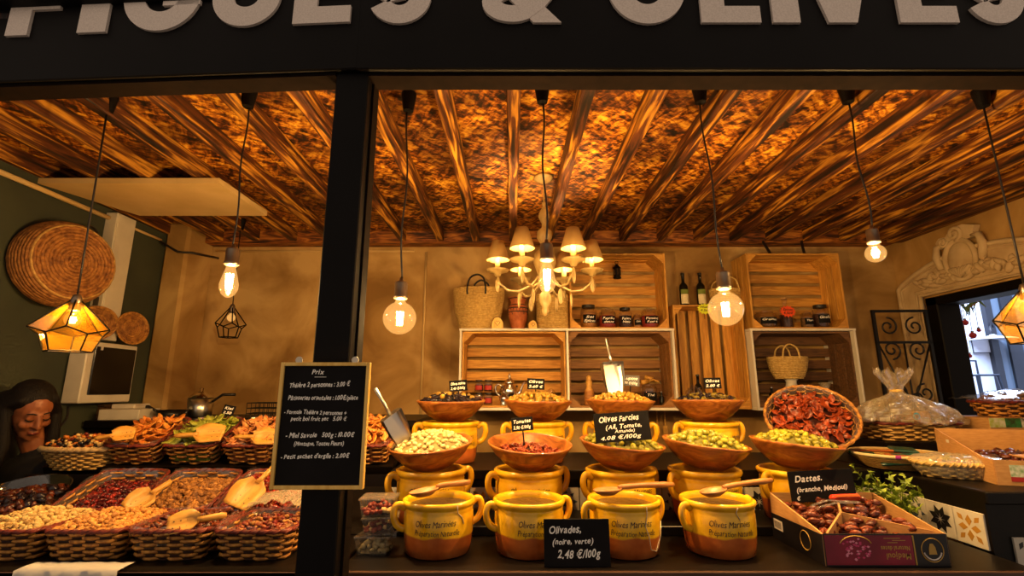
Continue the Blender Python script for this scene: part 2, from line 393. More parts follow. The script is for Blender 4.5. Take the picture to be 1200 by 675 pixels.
# ---------------------------------------------------------------- sign over the stall front
sign = thing('shop_sign', 'black fascia sign reading FIGUES & OLIVES in grey letters', 'sign', (0, 0, 0))
ang = math.atan2(0.068, 1.25)
MB().box((0.93, 1.31, 2.78), (2.82, 0.06, 0.68), b=0.004).obj('panel', m_black, sign)
ML = T(-0.48, 1.31, 0) @ R(-ang, 'Z')
MB().box((-0.742, 0, 2.78), (1.516, 0.06, 0.68), ML, b=0.004).obj('panel', m_black, sign)
mtrim = mat('bronze_trim', '#120c09', '#18100c', scale=30, rough=0.9, spec=0.05)
MB().box((0.95, 1.335, 2.436), (2.78, 0.07, 0.012)).obj('edge_strip', mtrim, sign)
MB().box((-0.78, 0.02, 2.436), (1.45, 0.07, 0.012), ML).obj('edge_strip', mtrim, sign)
# heavy grotesque letters drawn as stroked shapes (unit height 1)
def arc(cx, cy, rx, ry, a0, a1, n=14): return [(cx+rx*math.cos(math.radians(a0+(a1-a0)*i/n)), cy+ry*math.sin(math.radians(a0+(a1-a0)*i/n))) for i in range(n+1)]
def ribbon(mb, pts, wd, M, d0, d1):
    L = []; Rr = []
    for i, p in enumerate(pts):
        a = pts[max(i-1, 0)]; b = pts[min(i+1, len(pts)-1)]; dx, dy = b[0]-a[0], b[1]-a[1]; l = math.hypot(dx, dy) or 1
        nx, ny = -dy/l*wd/2, dx/l*wd/2; L.append((p[0]+nx, p[1]+ny)); Rr.append((p[0]-nx, p[1]-ny))
    n = len(pts); vs = []
    for d in (d0, d1): vs += [(x, y, d) for x, y in L] + [(x, y, d) for x, y in Rr]
    fs = []
    for i in range(n-1):
        fs += [(2*n+i, 2*n+n+i, 2*n+n+i+1, 2*n+i+1), (i, i+1, n+i+1, n+i), (i, 2*n+i, 2*n+i+1, i+1), (n+i, n+i+1, 3*n+i+1, 3*n+i)]
    fs += [(0, n, 3*n, 2*n), (n-1, 3*n-1, 4*n-1, 2*n-1)]
    mb.add(vs, fs, M)
def letter(ch, wdt, M):
    mb = MB(); s = 0.27; d0, d1 = 0.0, 0.010
    def bar(x0, y0, x1, y1): mb.prism([(x0,y0),(x1,y0),(x1,y1),(x0,y1)], d0, d1, M)
    W_ = wdt
    if ch in 'FEL':
        bar(0, 0, s*1.08, 1)
        if ch != 'F': bar(s*1.08, 0, W_, 0.23)
        if ch != 'L': bar(s*1.08, 0.77, W_, 1)
        if ch == 'E': bar(s*1.08, 0.39, W_*0.93, 0.61)
        if ch == 'F': bar(s*1.08, 0.36, W_*0.93, 0.58)
    elif ch == 'I': bar(0, 0, W_, 1)
    elif ch == 'V': mb.prism([(0,1),(0.31,1),(W_/2,0.40),(W_-0.31,1),(W_,1),(W_/2+0.17,0),(W_/2-0.17,0)], d0, d1, M)
    elif ch == 'O': ribbon(mb, arc(W_/2, 0.5, W_/2-s/2, 0.5-s/2+0.015, 0, 360, 44), s, M, d0, d1)
    elif ch == 'U': ribbon(mb, [(s/2,1)] + arc(W_/2, 0.42, W_/2-s/2, 0.42-s/2, 180, 360, 24) + [(W_-s/2,1)], s, M, d0, d1)
    elif ch == 'G':
        ribbon(mb, arc(W_/2, 0.5, W_/2-s/2, 0.5-s/2+0.015, 48, 352, 36), s, M, d0, d1); bar(W_*0.52, 0.34, W_-0.005, 0.55)
    elif ch == 'S':
        r = 0.5*(0.5-s/2+0.135); rx = W_/2-s/2
        ribbon(mb, arc(W_/2, 1-s/2-0.235, rx, 0.245, 25, 270, 22)[:-1] + arc(W_/2, s/2+0.245-0.01, rx, 0.255, 90, -155, 22), s*0.94, M, d0, d1)
    elif ch == '&':
        mb.prism([(W_*1.0,0),(W_*0.66,0),(W_*0.12,0.60),(W_*0.34,0.72)], d0, d1, M)
        ribbon(mb, arc(W_*0.44, 0.77, W_*0.17, 0.125, 225, -60, 20), s*0.75, M, d0, d1+0.0006)
        ribbon(mb, [(W_*0.52,0.64),(W_*0.36,0.54)] + arc(W_*0.40, 0.285, W_*0.255, 0.165, 120, 300, 18) + [(W_*0.70,0.28),(W_*0.90,0.54)], s*0.85, M, d0, d1+0.0012)
    return mb
H = 0.255
spec = [('F',10,72,0),('I',93,126,0),('G',141,232,0),('U',246,326,0),('E',343,410,0),('S',429,505,1),('&',562,658,1),('O',714,806,1),('L',822,892,1),('I',906,938,1),('V',944,1032,1),('E',1055,1124,1),('S',1136,1207,1)]
for ch, x0, x1, right in spec:
    if right:
        p0, p1 = W(x0, 29, 1.275), W(x1, 29, 1.275); M = T(p0.x, 1.281, 1.5+1.093)
        wdm = p1.x-p0.x
    else:
        def onleft(px):
            d = ray(px, 40); n = Vector((math.sin(ang), math.cos(ang), 0)); # panel normal (towards +Y)
            q = Vector((-0.48, 1.281, 0)); t = q.dot(n)/(d.x*n.x+d.y*n.y); return d*t
        a_, b_ = onleft(x0), onleft(x1); wdm = (b_-a_).length
        M = T(a_.x, a_.y, 1.5+1.097) @ R(-ang, 'Z')
    letter(ch, wdm/H, M @ R(PI/2, 'X') @ Matrix.Diagonal((H, H, 1, 1))).obj('letter', m_metalgrey, sign)

# ---------------------------------------------------------------- black steel post
post = thing('post', 'black square steel post at the stall front', 'post', (-0.485, 1.345, 0), kind='structure')
MB().box((0, 0, 1.22), (0.098, 0.09, 2.44), b=0.003).obj('shaft', m_black, post)
MB().box((0.0525, 0.02, 1.22), (0.007, 0.05, 2.44)).obj('edge_strip', mtrim, post)

# ---------------------------------------------------------------- chalkboard on the post
cb = thing('chalkboard', 'large black chalkboard price list in pine frame hung on the black post', 'chalkboard', (-0.48, 1.262, 1.412))
bw, bh = 0.229, 0.308
MB().box((0, 0, 0), (bw-0.01, 0.008, bh-0.01)).obj('slate', m_slate, cb)
fr = MB(); t_ = 0.009
for sx in (-1, 1): MB().box((sx*(bw/2-t_/2), -0.002, 0), (t_, 0.016, bh), b=0.001).obj('frame_bar', m_boardframe, cb)
for sz in (-1, 1): MB().box((0, -0.002, sz*(bh/2-t_/2)), (bw-2*t_, 0.016, t_), b=0.001).obj('frame_bar', m_boardframe, cb)
for sx in (-0.07, 0.075): MB().lathe([(0,0),(0.009,0),(0.009,0.004),(0,0.004)], 14, T(sx, -0.004, bh/2+0.006) @ R(PI/2, 'X')).obj('hanger', m_white, cb)
tx = MB(); K = T(0, -0.0052, 0) @ FACE()
write(tx, 'Prix', 0.016, -0.035, 0.125, M=K)
tx.box((-0.012, 0.117, 0.0), (0.03, 0.0012, 0.0003), K)
write(tx, 'Théière 2 personnes : 3.00 €', 0.0165, -0.09, 0.091, 0.155, M=K, slope=0.02)
write(tx, 'Pâtisseries orientales : 1.00€/pièce', 0.0155, -0.09, 0.060, 0.178, M=K)
write(tx, '- Formule Théière 2 personnes +', 0.014, -0.097, 0.026, 0.158, M=K, slope=-0.02)
write(tx, 'petit bol fruit sec   5.00 €', 0.014, -0.078, 0.009, 0.14, M=K)
write(tx, '- Miel Savoie   500g : 10.00€', 0.0155, -0.088, -0.033, 0.172, M=K, slope=0.02)
write(tx, '(Montagne, Toutes Fleurs)', 0.0135, -0.065, -0.051, 0.125, M=K)
write(tx, "- Petit sachet d'argile : 2.00€", 0.015, -0.095, -0.083, 0.17, M=K, slope=0.02)
tx.obj('chalk_writing', m_chalk, cb)['kind'] = 'stuff'

# ---------------------------------------------------------------- counters
m_edge = mat('counter_edge', '#3a2416', '#4e3220', scale=10, stretch=(1,8,8), rough=0.4)
ZT, ZU = 0.977, 1.164                       # lower shelf, upper shelf
ct = thing('display_counter', 'black low display counter carrying the front row of yellow pots', 'counter', (0, 0, 0))
MB().box((0.52, 1.86, ZT-0.02), (2.06, 0.62, 0.04), b=0.003).obj('lower_shelf', m_dark, ct)
MB().box((0.52, 1.546, ZT-0.018), (2.06, 0.012, 0.036), b=0.002).obj('edge_strip', m_edge, ct)
MB().box((0.52, 1.58, 0.46), (2.06, 0.04, 0.92)).obj('front_panel', m_dark, ct)
cu2 = thing('raised_shelf', 'black raised rear shelf with patterned tile front under the back row', 'shelf', (0, 0, 0))
MB().box((0.52, 2.185, 1.06), (2.06, 0.03, 0.165)).obj('riser', m_dark, cu2)
MB().box((0.52, 2.43, ZU-0.02), (2.06, 0.58, 0.04), b=0.004).obj('upper_shelf', m_dark, cu2)
MB().box((0.52, 2.70, 0.57), (2.06, 0.03, 1.10)).obj('back_panel', m_dark, cu2)
sc_ = thing('side_counter', 'dark raised side counter with patterned tiles on the right', 'counter', (0, 0, 0))
MB().box((2.24, 2.21, ZU-0.02), (1.34, 1.02, 0.04), b=0.004).obj('top', m_dark, sc_)
MB().box((1.585, 1.95, 1.06), (0.03, 0.48, 0.17)).obj('riser', m_dark, sc_)
MB().box((2.24, 1.735, 0.55), (1.32, 0.03, 1.14)).obj('end_panel', m_dark, sc_)
# cement tiles: flat motif inlaid in each tile
m_tw = mat('tile_white', '#b9b2a4', '#c8c0b0', scale=12, rough=0.35); m_tk = mat('tile_black', '#1c1a1e', rough=0.35); m_ty = mat('tile_ochre', '#a87a2a', rough=0.35); m_tb = mat('tile_slate', '#3a4658', rough=0.35)
def petal(a, r0, r1, wd):
    c, s = math.cos(a), math.sin(a); pts = [(r0,0),((r0+r1)/2,wd),(r1,0),((r0+r1)/2,-wd)]
    return [(x*c-y*s, x*s+y*c) for x, y in pts]
def tile_mesh(kind, sz):
    mb = MB(); mb.box((0,0,0), (sz, sz, 0.008), b=0.0012); z0, z1 = 0.003, 0.0046; h = sz/2
    if kind == 0:
        for k in range(8): mb.prism(petal(k*PI/4+PI/8, h*0.08, h*0.86, h*0.2), z0, z1, mi=1)
    elif kind == 1:
        for k in range(4): mb.prism(petal(k*PI/2, h*0.1, h*0.75, h*0.22), z0, z1, mi=1)
        for k in range(4): mb.prism(petal(k*PI/2+PI/4, h*0.5, h*1.05, h*0.16), z0, z1, mi=1)
    elif kind == 2:
        for k in range(8): mb.prism([(h*math.cos(k*PI/4+t)*q, h*math.sin(k*PI/4+t)*q) for t, q in ((0,.9),(.25,.6),(-.25,.6))], z0, z1, mi=1)
        mb.prism([(h*.35*math.cos(k*PI/6), h*.35*math.sin(k*PI/6)) for k in range(12)], z0, z1, mi=1)
    else:
        for i in range(3):
            for j in range(3):
                x, y = (i-1)*sz/3+(sz/6 if j % 2 else 0)*0.9-0.005, (j-1)*sz/3; q = sz/6.6
                mb.prism([(x,y-q),(x+q*.8,y-q*.5),(x+q*.8,y+q*.4),(x,y)], z0, z1, mi=1)
    return mb.mesh('tile', [m_tw, [m_tk, m_ty, m_tb, m_tk][kind]])
TS = 0.112; tm = [tile_mesh(k, TS) for k in range(4)]
for i in range(18):
    o = put('tile', tm[(i*2+i//3) % 3], cu2); o.location = (-0.47+i*(TS+0.004), 2.166, 1.035); o.rotation_euler = (PI/2, 0, 0)
for i, k in enumerate((0, 2, 0, 1)):
    o = put('tile', tm[k], sc_); o.location = (1.566, 2.12-i*(TS+0.003), 1.035); o.rotation_euler = (PI/2, 0, -PI/2)
for j in range(4):
    for i in range(4):
        o = put('tile', tm[3 if j == 0 else (0 if (i+j) % 2 else 2)], sc_); o.location = (1.70+i*(TS+0.003), 1.716, 0.965-j*(TS+0.003)); o.rotation_euler = (PI/2, 0, 0)
# left stand: one low shelf and two sloped ones
ls = thing('display_stand', 'black low stand carrying the front row of wicker baskets', 'display stand', (0, 0, 0))
l1 = thing('sloped_rack', 'lower sloped black rack under the cranberry and walnut baskets', 'rack', (0, 0, 0))
l2 = thing('sloped_rack', 'upper sloped black rack under the dried mango and kiwi baskets', 'rack', (0, 0, 0))
MB().box((-1.44, 1.74, ZT-0.02), (1.84, 0.40, 0.04), b=0.003).obj('shelf', m_dark, ls)
MB().box((-1.44, 1.546, ZT-0.018), (1.84, 0.012, 0.036), b=0.002).obj('edge_strip', m_edge, ls)
MB().box((-1.44, 1.58, 0.46), (1.84, 0.04, 0.92)).obj('front_panel', m_dark, ls)
SL = math.radians(22)
MA1 = T(0, 1.90, 0.985) @ R(SL, 'X'); MA2 = T(0, 2.19, 1.165) @ R(SL, 'X')
MB().box((-1.28, 0.15, -0.02), (1.52, 0.30, 0.03), MA1).obj('sloped_shelf', m_dark, l1)
MB().box((-1.30, 2.16, 0.53), (1.56, 0.02, 1.04)).obj('support_panel', m_dark, l1)
MB().box((-1.28, 0.15, -0.02), (1.52, 0.27, 0.03), MA2).obj('sloped_shelf', m_dark, l2)
MB().box((-1.30, 2.185, 1.06), (1.56, 0.015, 0.16)).obj('riser', m_dark, l2)
MB().box((-1.30, 2.46, 0.6), (1.56, 0.03, 1.2)).obj('back_panel', m_dark, l2)
bc = thing('back_counter', 'dark wooden back counter along the plaster wall', 'counter', (0, 0, 0))
MB().box((-1.50, 3.20, 1.30), (1.9, 0.70, 0.04), b=0.004).obj('top', m_dark, bc)
MB().box((-1.50, 2.90, 0.64), (1.9, 0.04, 1.28)).obj('front_panel', m_dark, bc)

# ---------------------------------------------------------------- doorway on the right wall
UV = Matrix(((0,0,-1,XR),(-1,0,0,3.58),(0,1,0,1.5),(0,0,0,1)))     # u along the wall, v up, w into the room
dr = tag(bpy.data.objects.new('door_1', None), 'black framed open doorway in the right wall', 'doorway', kind='structure'); COL.objects.link(dr)
MB().box((0.285, -0.44, -0.06), (0.09, 2.12, 0.16), UV, b=0.006).obj('jamb', m_black, dr)
MB().box((1.04, -0.44, -0.06), (0.09, 2.12, 0.16), UV, b=0.006).obj('jamb', m_black, dr)
MB().box((0.663, 0.59, -0.06), (0.85, 0.06, 0.16), UV, b=0.006).obj('lintel', m_black, dr)
ov = thing('overdoor_ornament', 'cream carved plaster door surround with oval cartouche and scrolls', 'door surround', (0, 0, 0))
def av(u): return 0.885-((u-0.63)/0.6)**2*0.15
uu = [0.03+1.2*i/24 for i in range(25)]
MB().prism([(0.03,-1.49)] + [(u, av(u)) for u in uu] + [(1.23,-1.49),(1.115,-1.49),(1.115,0.635),(0.21,0.635),(0.21,-1.49)], 0.0, 0.03, UV).obj('arch_panel', m_stucco, ov)
MB().tube([(0.045,-1.45,0.03)] + [(u if 0.04 < u < 1.22 else (0.045 if u < 1 else 1.215), av(u)-0.012, 0.03) for u in uu] + [(1.215,-1.45,0.03)], 0.017, 8, UV).obj('outer_moulding', m_stucco, ov, True)
MB().tube([(0.06,-1.45,0.03)] + [(0.065+1.13*i/24, av(0.065+1.13*i/24)-0.045, 0.03) for i in range(25)], 0.009, 6, UV).obj('inner_moulding', m_stucco, ov, True)
MB().tube([(0.222,-1.45,0.032),(0.222,0.648,0.032),(1.105,0.648,0.032),(1.105,-1.45,0.032)], 0.016, 8, UV).obj('architrave', m_stucco, ov, True)
MB().tube([(0.19,-1.45,0.03),(0.19,0.675,0.03),(1.13,0.675,0.03),(1.13,-1.45,0.03)], 0.009, 6, UV).obj('architrave_bead', m_stucco, ov, True)
cu_, cv_ = 0.585, 0.815
MB().ell((cu_, cv_, 0.03), (0.10, 0.125, 0.035), UV, 24, 10).obj('cartouche', m_stucco, ov, True)
MB().tube([(cu_+0.105*math.cos(t*PI/16), cv_+0.13*math.sin(t*PI/16), 0.045) for t in range(32)], 0.016, 8, UV, closed=True).obj('cartouche_rim', m_stucco, ov, True)
def spiral(c, r0, r1, a0, turns, n=22): return [(c[0]+(r0+(r1-r0)*i/n)*math.cos(a0+turns*2*PI*i/n), c[1]+(r0+(r1-r0)*i/n)*math.sin(a0+turns*2*PI*i/n), 0.04) for i in range(n+1)]
for sg in (-1, 1):
    pts = [(cu_+sg*0.10, cv_+0.13, 0.04), (cu_+sg*0.15, cv_+0.12, 0.045), (cu_+sg*0.165, cv_+0.05, 0.045), (cu_+sg*0.145, cv_-0.03, 0.045)] + spiral((cu_+sg*0.165, cv_-0.06), 0.034, 0.006, PI/2, sg*1.3, 16)
    MB().tube(pts, [0.012,0.02,0.024,0.02]+[0.014]*17, 8, UV).obj('scroll', m_stucco, ov, True)
MB().prism([(cu_-0.13,0.915),(cu_-0.15,0.965),(cu_-0.12,0.99),(cu_-0.07,0.985),(cu_-0.02,1.03),(cu_+0.06,1.03),(cu_+0.14,1.0),(cu_+0.12,0.965),(cu_+0.13,0.93),(cu_+0.06,0.93)], 0.01, 0.05, UV).obj('crest', m_stucco, ov)
MB().tube(spiral((cu_+0.0, 0.985), 0.05, 0.006, -PI/2, 1.6, 26), 0.013, 8, UV @ T(0,0,0.012)).obj('crest_scroll', m_stucco, ov, True)
MB().tube(spiral((cu_-0.09, 0.955), 0.034, 0.005, 0, -1.4, 20), 0.012, 8, UV @ T(0,0,0.01)).obj('crest_scroll', m_stucco, ov, True)
rn = random.Random(5); lm_ = MB().ell((0,0,0), (0.036, 0.018, 0.02), None, 8, 5).mesh('leaf', m_stucco, True)
for side in (-1, 1):
    for k in range(20):
        q = k/19; o = put('leaf', lm_, ov)
        M = UV @ T(cu_+side*(0.05+q*0.30), 0.70+(1-q)*0.05*rn.random()+rn.uniform(-.012,.035), 0.04+rn.uniform(-.004,.01)) @ R(rn.uniform(0,PI),'Z') @ R(rn.uniform(-.5,.5),'Y') @ Matrix.Diagonal((rn.uniform(.8,1.3),)*3+(1,))
        o.matrix_world = M
for k in range(7):
    o = put('leaf', lm_, ov); o.matrix_world = UV @ T(cu_+(k-3)*0.016, cv_-0.085+abs(k-3)*0.004, 0.062) @ R(PI/2-(k-3)*0.28, 'Z') @ Matrix.Diagonal((1.1,.7,.7,1))
# wrought iron gate leaf folded into the room
gate = thing('iron_gate', 'black wrought iron gate leaf with scrolls beside the doorway', 'gate', (2.60, 3.20, 0), (0,0,-0.05))
m_iron = mat('wrought_iron', '#0d0c0d', rough=0.5, metal=0.3)
GW, z0, z1 = 0.36, 0.3, 2.01
for x in (-GW/2+0.01, GW/2-0.01): MB().box((x, 0, (z0+z1)/2), (0.018, 0.018, z1-z0)).obj('stile', m_iron, gate)
for z in (z0, 1.80, z1, 1.05): MB().box((0, 0, z), (GW, 0.018, 0.016)).obj('rail', m_iron, gate)
def iron(pts, r=0.006): MB().tube([(p[0], 0, p[1]) for p in pts], r, 6).obj('scroll', m_iron, gate, True)
for sx in (-1, 1):
    for (cz, s2) in ((1.905, 1), (1.75, -1), (1.47, 1), (1.2, -1)):
        c = (sx*0.085, cz); iron([(p[0], p[1]) for p in spiral(c, 0.062, 0.012, PI/2 if s2 > 0 else -PI/2, sx*s2*1.4, 22)])
    iron([(sx*(GW/2-0.02), 1.78), (sx*0.05, 1.50), (0, 1.42)]); iron([(sx*0.14, 1.06), (sx*0.05, 1.3), (0, 1.42)])
iron([(0, 1.8), (0, 1.05)])
for sx in (-1, 1): iron([(p[0], p[1]) for p in spiral((sx*0.035, 1.44), 0.035, 0.008, PI, -sx*1.2, 18)])
# passage outside
m_pw = mat('passage_wall', '#c4cbe0', '#cfd6e8', scale=2, rough=0.9); m_pf = mat('passage_floor', '#6f6a66', '#807a74', scale=6, rough=0.7)
struct(MB().box((7.0, 8.3, 2.2), (8.0, 0.2, 4.4)), 'wall_passage_far', 'pale blue white wall across the passage outside', m_pw, 'wall')
struct(MB().box((10.1, 5.6, 2.2), (0.2, 5.4, 4.4)), 'wall_passage_side', 'pale side wall of the passage outside', m_pw, 'wall')
struct(MB().box((6.7, 6.3, 0.47), (7.0, 3.8, 0.94)), 'floor_passage', 'raised grey terrace outside the doorway', m_pf, 'floor')
pd = tag(bpy.data.objects.new('door_2', None), 'dark framed glass door in the pale wall outside', 'glass door', kind='structure'); COL.objects.link(pd)
m_dk = mat('dark_blue_frame', '#23242c', rough=0.4)
x0 = W(1164, 400, 8.15).x
for k, (dx, wd) in enumerate(((0.0, 0.12), (0.34, 0.22), (1.2, 0.10))): MB().box((x0+dx, 8.16, 2.3), (wd, 0.08, 2.7)).obj('frame_post', m_dk, pd)
MB().box((x0+0.6, 8.16, 3.62), (1.3, 0.08, 0.1)).obj('frame_head', m_dk, pd)
for dx, wd in ((0.16, 0.2), (0.8, 0.7)): MB().box((x0+dx, 8.17, 2.25), (wd, 0.02, 2.6)).obj('pane', mat('door_glass', '#5d6d84', rough=0.1), pd)
p = W(1151, 405, 8.18); po = thing('poster', 'small white framed poster on the pale wall outside', 'poster', p)
MB().box((0,0,0), (0.36, 0.02, 0.24)).obj('sheet', mat('poster_paper', '#d8dcec', rough=0.8), po)
for a in (-1, 1):
    MB().box((a*0.18, -0.012, 0), (0.012, 0.012, 0.25)).obj('frame_bar', m_dk, po); MB().box((0, -0.012, a*0.12), (0.36, 0.012, 0.012)).obj('frame_bar', m_dk, po)
p = W(1163, 392, 8.0); wl = thing('wall_lamp', 'white enamel wall lamp with curved arm outside', 'wall lamp', p)
MB().lathe([(0.03,0.0),(0.05,-0.02),(0.30,-0.07),(0.30,-0.085),(0.04,-0.05)], 20).obj('shade', mat('enamel', '#dfe4f0', rough=0.3), wl, True)
MB().tube([(0,0,0),(0,0.02,0.1),(0.1,0.08,0.2),(0.2,0.16,0.1)], 0.015, 6).obj('arm', m_dk, wl, True)
st = thing('bar_stool', 'dark metal bar stool with low back on the terrace outside', 'stool', (W(1146, 440, 6.8).x, 6.8, 0.94))
m_st = mat('gunmetal', '#3d4658', rough=0.4, metal=0.7)
MB().box((0,0,0.74), (0.32,0.32,0.025), b=0.01).obj('seat', m_st, st)
for sx in (-1,1):
    for sy in (-1,1): MB().tube([(sx*0.14,sy*0.14,0.73),(sx*0.2,sy*0.2,0)], [0.022,0.012], 6).obj('leg', m_st, st)
MB().tube([(-0.15,0.15,0.74),(-0.17,0.17,0.95),(0.17,0.17,0.95),(0.15,0.15,0.74)], 0.014, 6).obj('backrest', m_st, st)
MB().box((0,0.16,0.88),(0.14,0.01,0.14)).obj('back_splat', m_st, st)
pg = thing('pergola_beam', 'dark timber beam outside carrying the hanging baubles', 'beam', (0, 0, 0))
MB().box((4.1, 4.28, 2.66), (2.0, 0.34, 0.06)).obj('beam', m_dk, pg); MB().box((5.05, 4.28, 1.315), (0.08, 0.08, 2.63)).obj('beam_post', m_dk, pg)
for i, (px, py, Y, r) in enumerate(((1131, 378, 4.2, 0.026), (1140, 393, 4.2, 0.028), (1147, 387, 4.25, 0.017), (1126, 410, 4.4, 0.02), (1136, 417, 4.3, 0.02))):
    p = W(px, py, Y); nm = ['red glass bauble hanging just below the green sprig', 'largest red bauble on a long ribbon outside', 'smallest red bauble on a ribbon outside', 'red bauble near the left door jamb', 'dark pink bauble hanging lowest outside'][i]
    b_ = thing('bauble', nm, 'bauble', p, group='red baubles in the passage')
    MB().ell((0,0,0), (r,r,r), None, 14, 8).obj('ball', mat('red_glass', '#b01818' , rough=0.15), b_, True); MB().lathe([(0,r+.012),(0.012,r+.01),(0.012,r-.006)], 8).obj('cap', m_brass, b_)
    MB().tube([(0,0,r),(0.01,0,2.63-p.z)], 0.004, 4).obj('ribbon', mat('gold_ribbon', '#a08030', rough=0.5), b_)
p = W(1133, 362, 4.2); sp_ = thing('fir_sprig', 'green fir sprig hanging at the top of the doorway outside', 'sprig', p)
MB().tube([(-0.12,0,0.12),(0,0,0),(0.16,0,0.1)], 0.01, 5).obj('twig', m_spoon, sp_)
for k in range(26):
    a = -0.15+0.3*k/25; MB().tube([(a,0,abs(a)*.7),(a+rn.uniform(-.05,.05),rn.uniform(-.05,.05),abs(a)*.7+rn.choice((-1,1))*.07)], [0.012,0.003], 4).obj('needle_spray', mat('fir_green', '#3c5a1c', '#6a7a2c', scale=20, rough=0.6), sp_)

# ================================================================ LAMPS
def point(parent, loc, e, r=0.02, col=BULB):
    l = bpy.data.lights.new('bulb_light', 'POINT'); l.energy = e; l.color = col; l.shadow_soft_size = r
    o = bpy.data.objects.new('bulb_light', l); COL.objects.link(o); o.parent = parent; o.location = loc; return o
def filament(h, r, n=5):
    mb = MB()
    for k in range(n):
        a = 2*PI*k/n; mb.tube([(r*math.cos(a), r*math.sin(a), 0), (r*0.75*math.cos(a+.5), r*0.75*math.sin(a+.5), -h)], 0.0035, 5)
    return mb
def sphere_prof(r, neck, zc, n=14, a0=0.0):
    ps = []; th0 = math.asin(min(1, neck/r))
    for i in range(n+1):
        th = th0 + (PI-th0)*i/n; ps.append((max(r*math.sin(th), 0), zc+r*math.cos(th)))
    ps[-1] = (0, ps[-1][1]); return ps
def pendant(label, X, Y, ztop, kind, power, bx=None):
    # origin on the ceiling; ztop = top of the lamp holder
    p = thing('pendant_lamp', label, 'pendant lamp', (X, Y, ZC), group='pendant bulbs along the stall front')
    MB().lathe([(0,0),(0.030,0),(0.030,-0.012),(0.020,-0.078),(0.006,-0.084),(0,-0.084)], 20).obj('canopy', m_black, p)
    zt = ztop-ZC; dx = (bx-X) if bx is not None else 0.0
    mid = [(dx*q + 0.006*math.sin(q*9+X*5), 0.004*math.sin(q*6), -0.08+(zt+0.08)*q) for q in [i/14 for i in range(15)]]
    MB().tube(mid, 0.0036, 6).obj('cord', m_leather, p, True)
    k = 0.85 if kind == 'small' else 1.0
    so = MB().lathe([(0,0.012),(0.006,0.012),(0.008,0.0),(0.021*k,-0.004),(0.0235*k,-0.010),(0.0235*k,-0.056*k),(0.026*k,-0.058*k),(0.026*k,-0.066*k),(0.018*k,-0.070*k),(0,-0.070*k)], 22, c=(dx,0,zt)).obj('lamp_holder', m_brass, p, True)
    zb = zt-0.066*k
    if kind == 'edison':
        pr = [(0.016,0),(0.017,-0.015),(0.025,-0.045),(0.032,-0.075),(0.031,-0.092),(0.022,-0.112),(0.009,-0.122),(0,-0.124)]; fz, fh = -0.035, 0.055
    elif kind == 'globe':
        pr = [(0.016,0),(0.018,-0.008)] + sphere_prof(0.060, 0.022, -0.073); fz, fh = -0.05, 0.05
    else:
        pr = [(0.014,0),(0.016,-0.006)] + sphere_prof(0.033, 0.018, -0.040); fz, fh = -0.026, 0.03
    bu = MB().lathe(pr, 28, c=(dx,0,zb)).obj('bulb', m_bulbglass, p, True)
    f = filament(fh, 0.011 if kind != 'small' else 0.007).obj('filament', m_filament, bu); f.location = (dx, 0, zb+fz)
    st = MB().lathe([(0,0),(0.005,0),(0.003,fz+0.004),(0,fz+0.004)], 8, c=(dx,0,zb)).obj('stem', m_glass, bu)
    point(p, (dx, 0, zb+fz-fh/2), power, 0.013)
    return p
def cage(mb, zt, zb, r, rod, M=None):
    # geometric terrarium cage: apex, wide upper pentagon, narrower bottom pentagon
    zw = zt-(zt-zb)*0.60; top = Vector((0,0,zt)); n = 5
    up = [Vector((r*math.cos(2*PI*k/n+.31), r*math.sin(2*PI*k/n+.31), zw)) for k in range(n)]
    lowv = [Vector((r*0.80*math.cos(2*PI*(k+.5)/n+.31), r*0.80*math.sin(2*PI*(k+.5)/n+.31), zw-(zt-zb)*0.10)) for k in range(n)]
    bt = [Vector((r*0.60*math.cos(2*PI*(k+.5)/n+.31), r*0.60*math.sin(2*PI*(k+.5)/n+.31), zb)) for k in range(n)]
    E = []
    for k in range(n):
        j = (k+1) % n; E += [(top, up[k]), (up[k], lowv[k]), (lowv[k], up[j]), (lowv[k], bt[k]), (bt[k], bt[j])]
    for a, b in E: mb.tube([a, b], rod, 5, M)
    faces = []
    for k in range(n):
        j = (k+1) % n; i = (k-1) % n
        faces.append([top, up[k], lowv[k], up[j]]); faces.append([up[j], lowv[k], bt[k], bt[j], lowv[j]])
    return faces
def cage_pendant(label, X, Y, ztop, zbot, r, lit, power=0, bx=None, rod=0.0028, glassy=True, hold=0.05):
    p = thing('cage_pendant', label, 'pendant lamp', (X, Y, ZC), group='geometric cage pendants')
    MB().lathe([(0,0),(0.030,0),(0.030,-0.012),(0.020,-0.078),(0.006,-0.084),(0,-0.084)], 20).obj('canopy', m_black, p)
    dx = (bx-X) if bx is not None else 0.0; zt, zb = ztop-ZC, zbot-ZC
    MB().tube([(dx*q, 0, -0.08+(zt+0.08)*q) for q in (0,.25,.5,.75,1)], 0.0036, 6).obj('cord', m_leather, p, True)
    mb = MB(); fc = cage(mb, zt, zb, r, rod, T(dx,0,0)); wire = mb.obj('wire_frame', m_black, p)
    if glassy:
        for f in fc: MB().add([v+Vector((dx,0,0)) for v in f], [tuple(range(len(f)))]).obj('pane', m_amber, p)
    MB().lathe([(0,0.01),(0.012,0.005),(0.017,-0.01),(0.019,-hold),(0.012,-hold-0.006),(0,-hold-.006)], 16, c=(dx,0,zt)).obj('lamp_holder', m_brass, p, True)
    bu = MB().lathe([(0.010,0),(0.013,-0.006)] + sphere_prof(0.026, 0.014, -0.032), 20, c=(dx,0,zt-hold-0.004)).obj('bulb', m_bulbglass, p, True)
    if lit:
        f = filament(0.024, 0.007).obj('filament', m_filament, bu); f.location = (dx, 0, zt-hold-0.026)
        point(p, (dx, 0, zt-hold-0.036), power, 0.012)
    return p
PW = 120
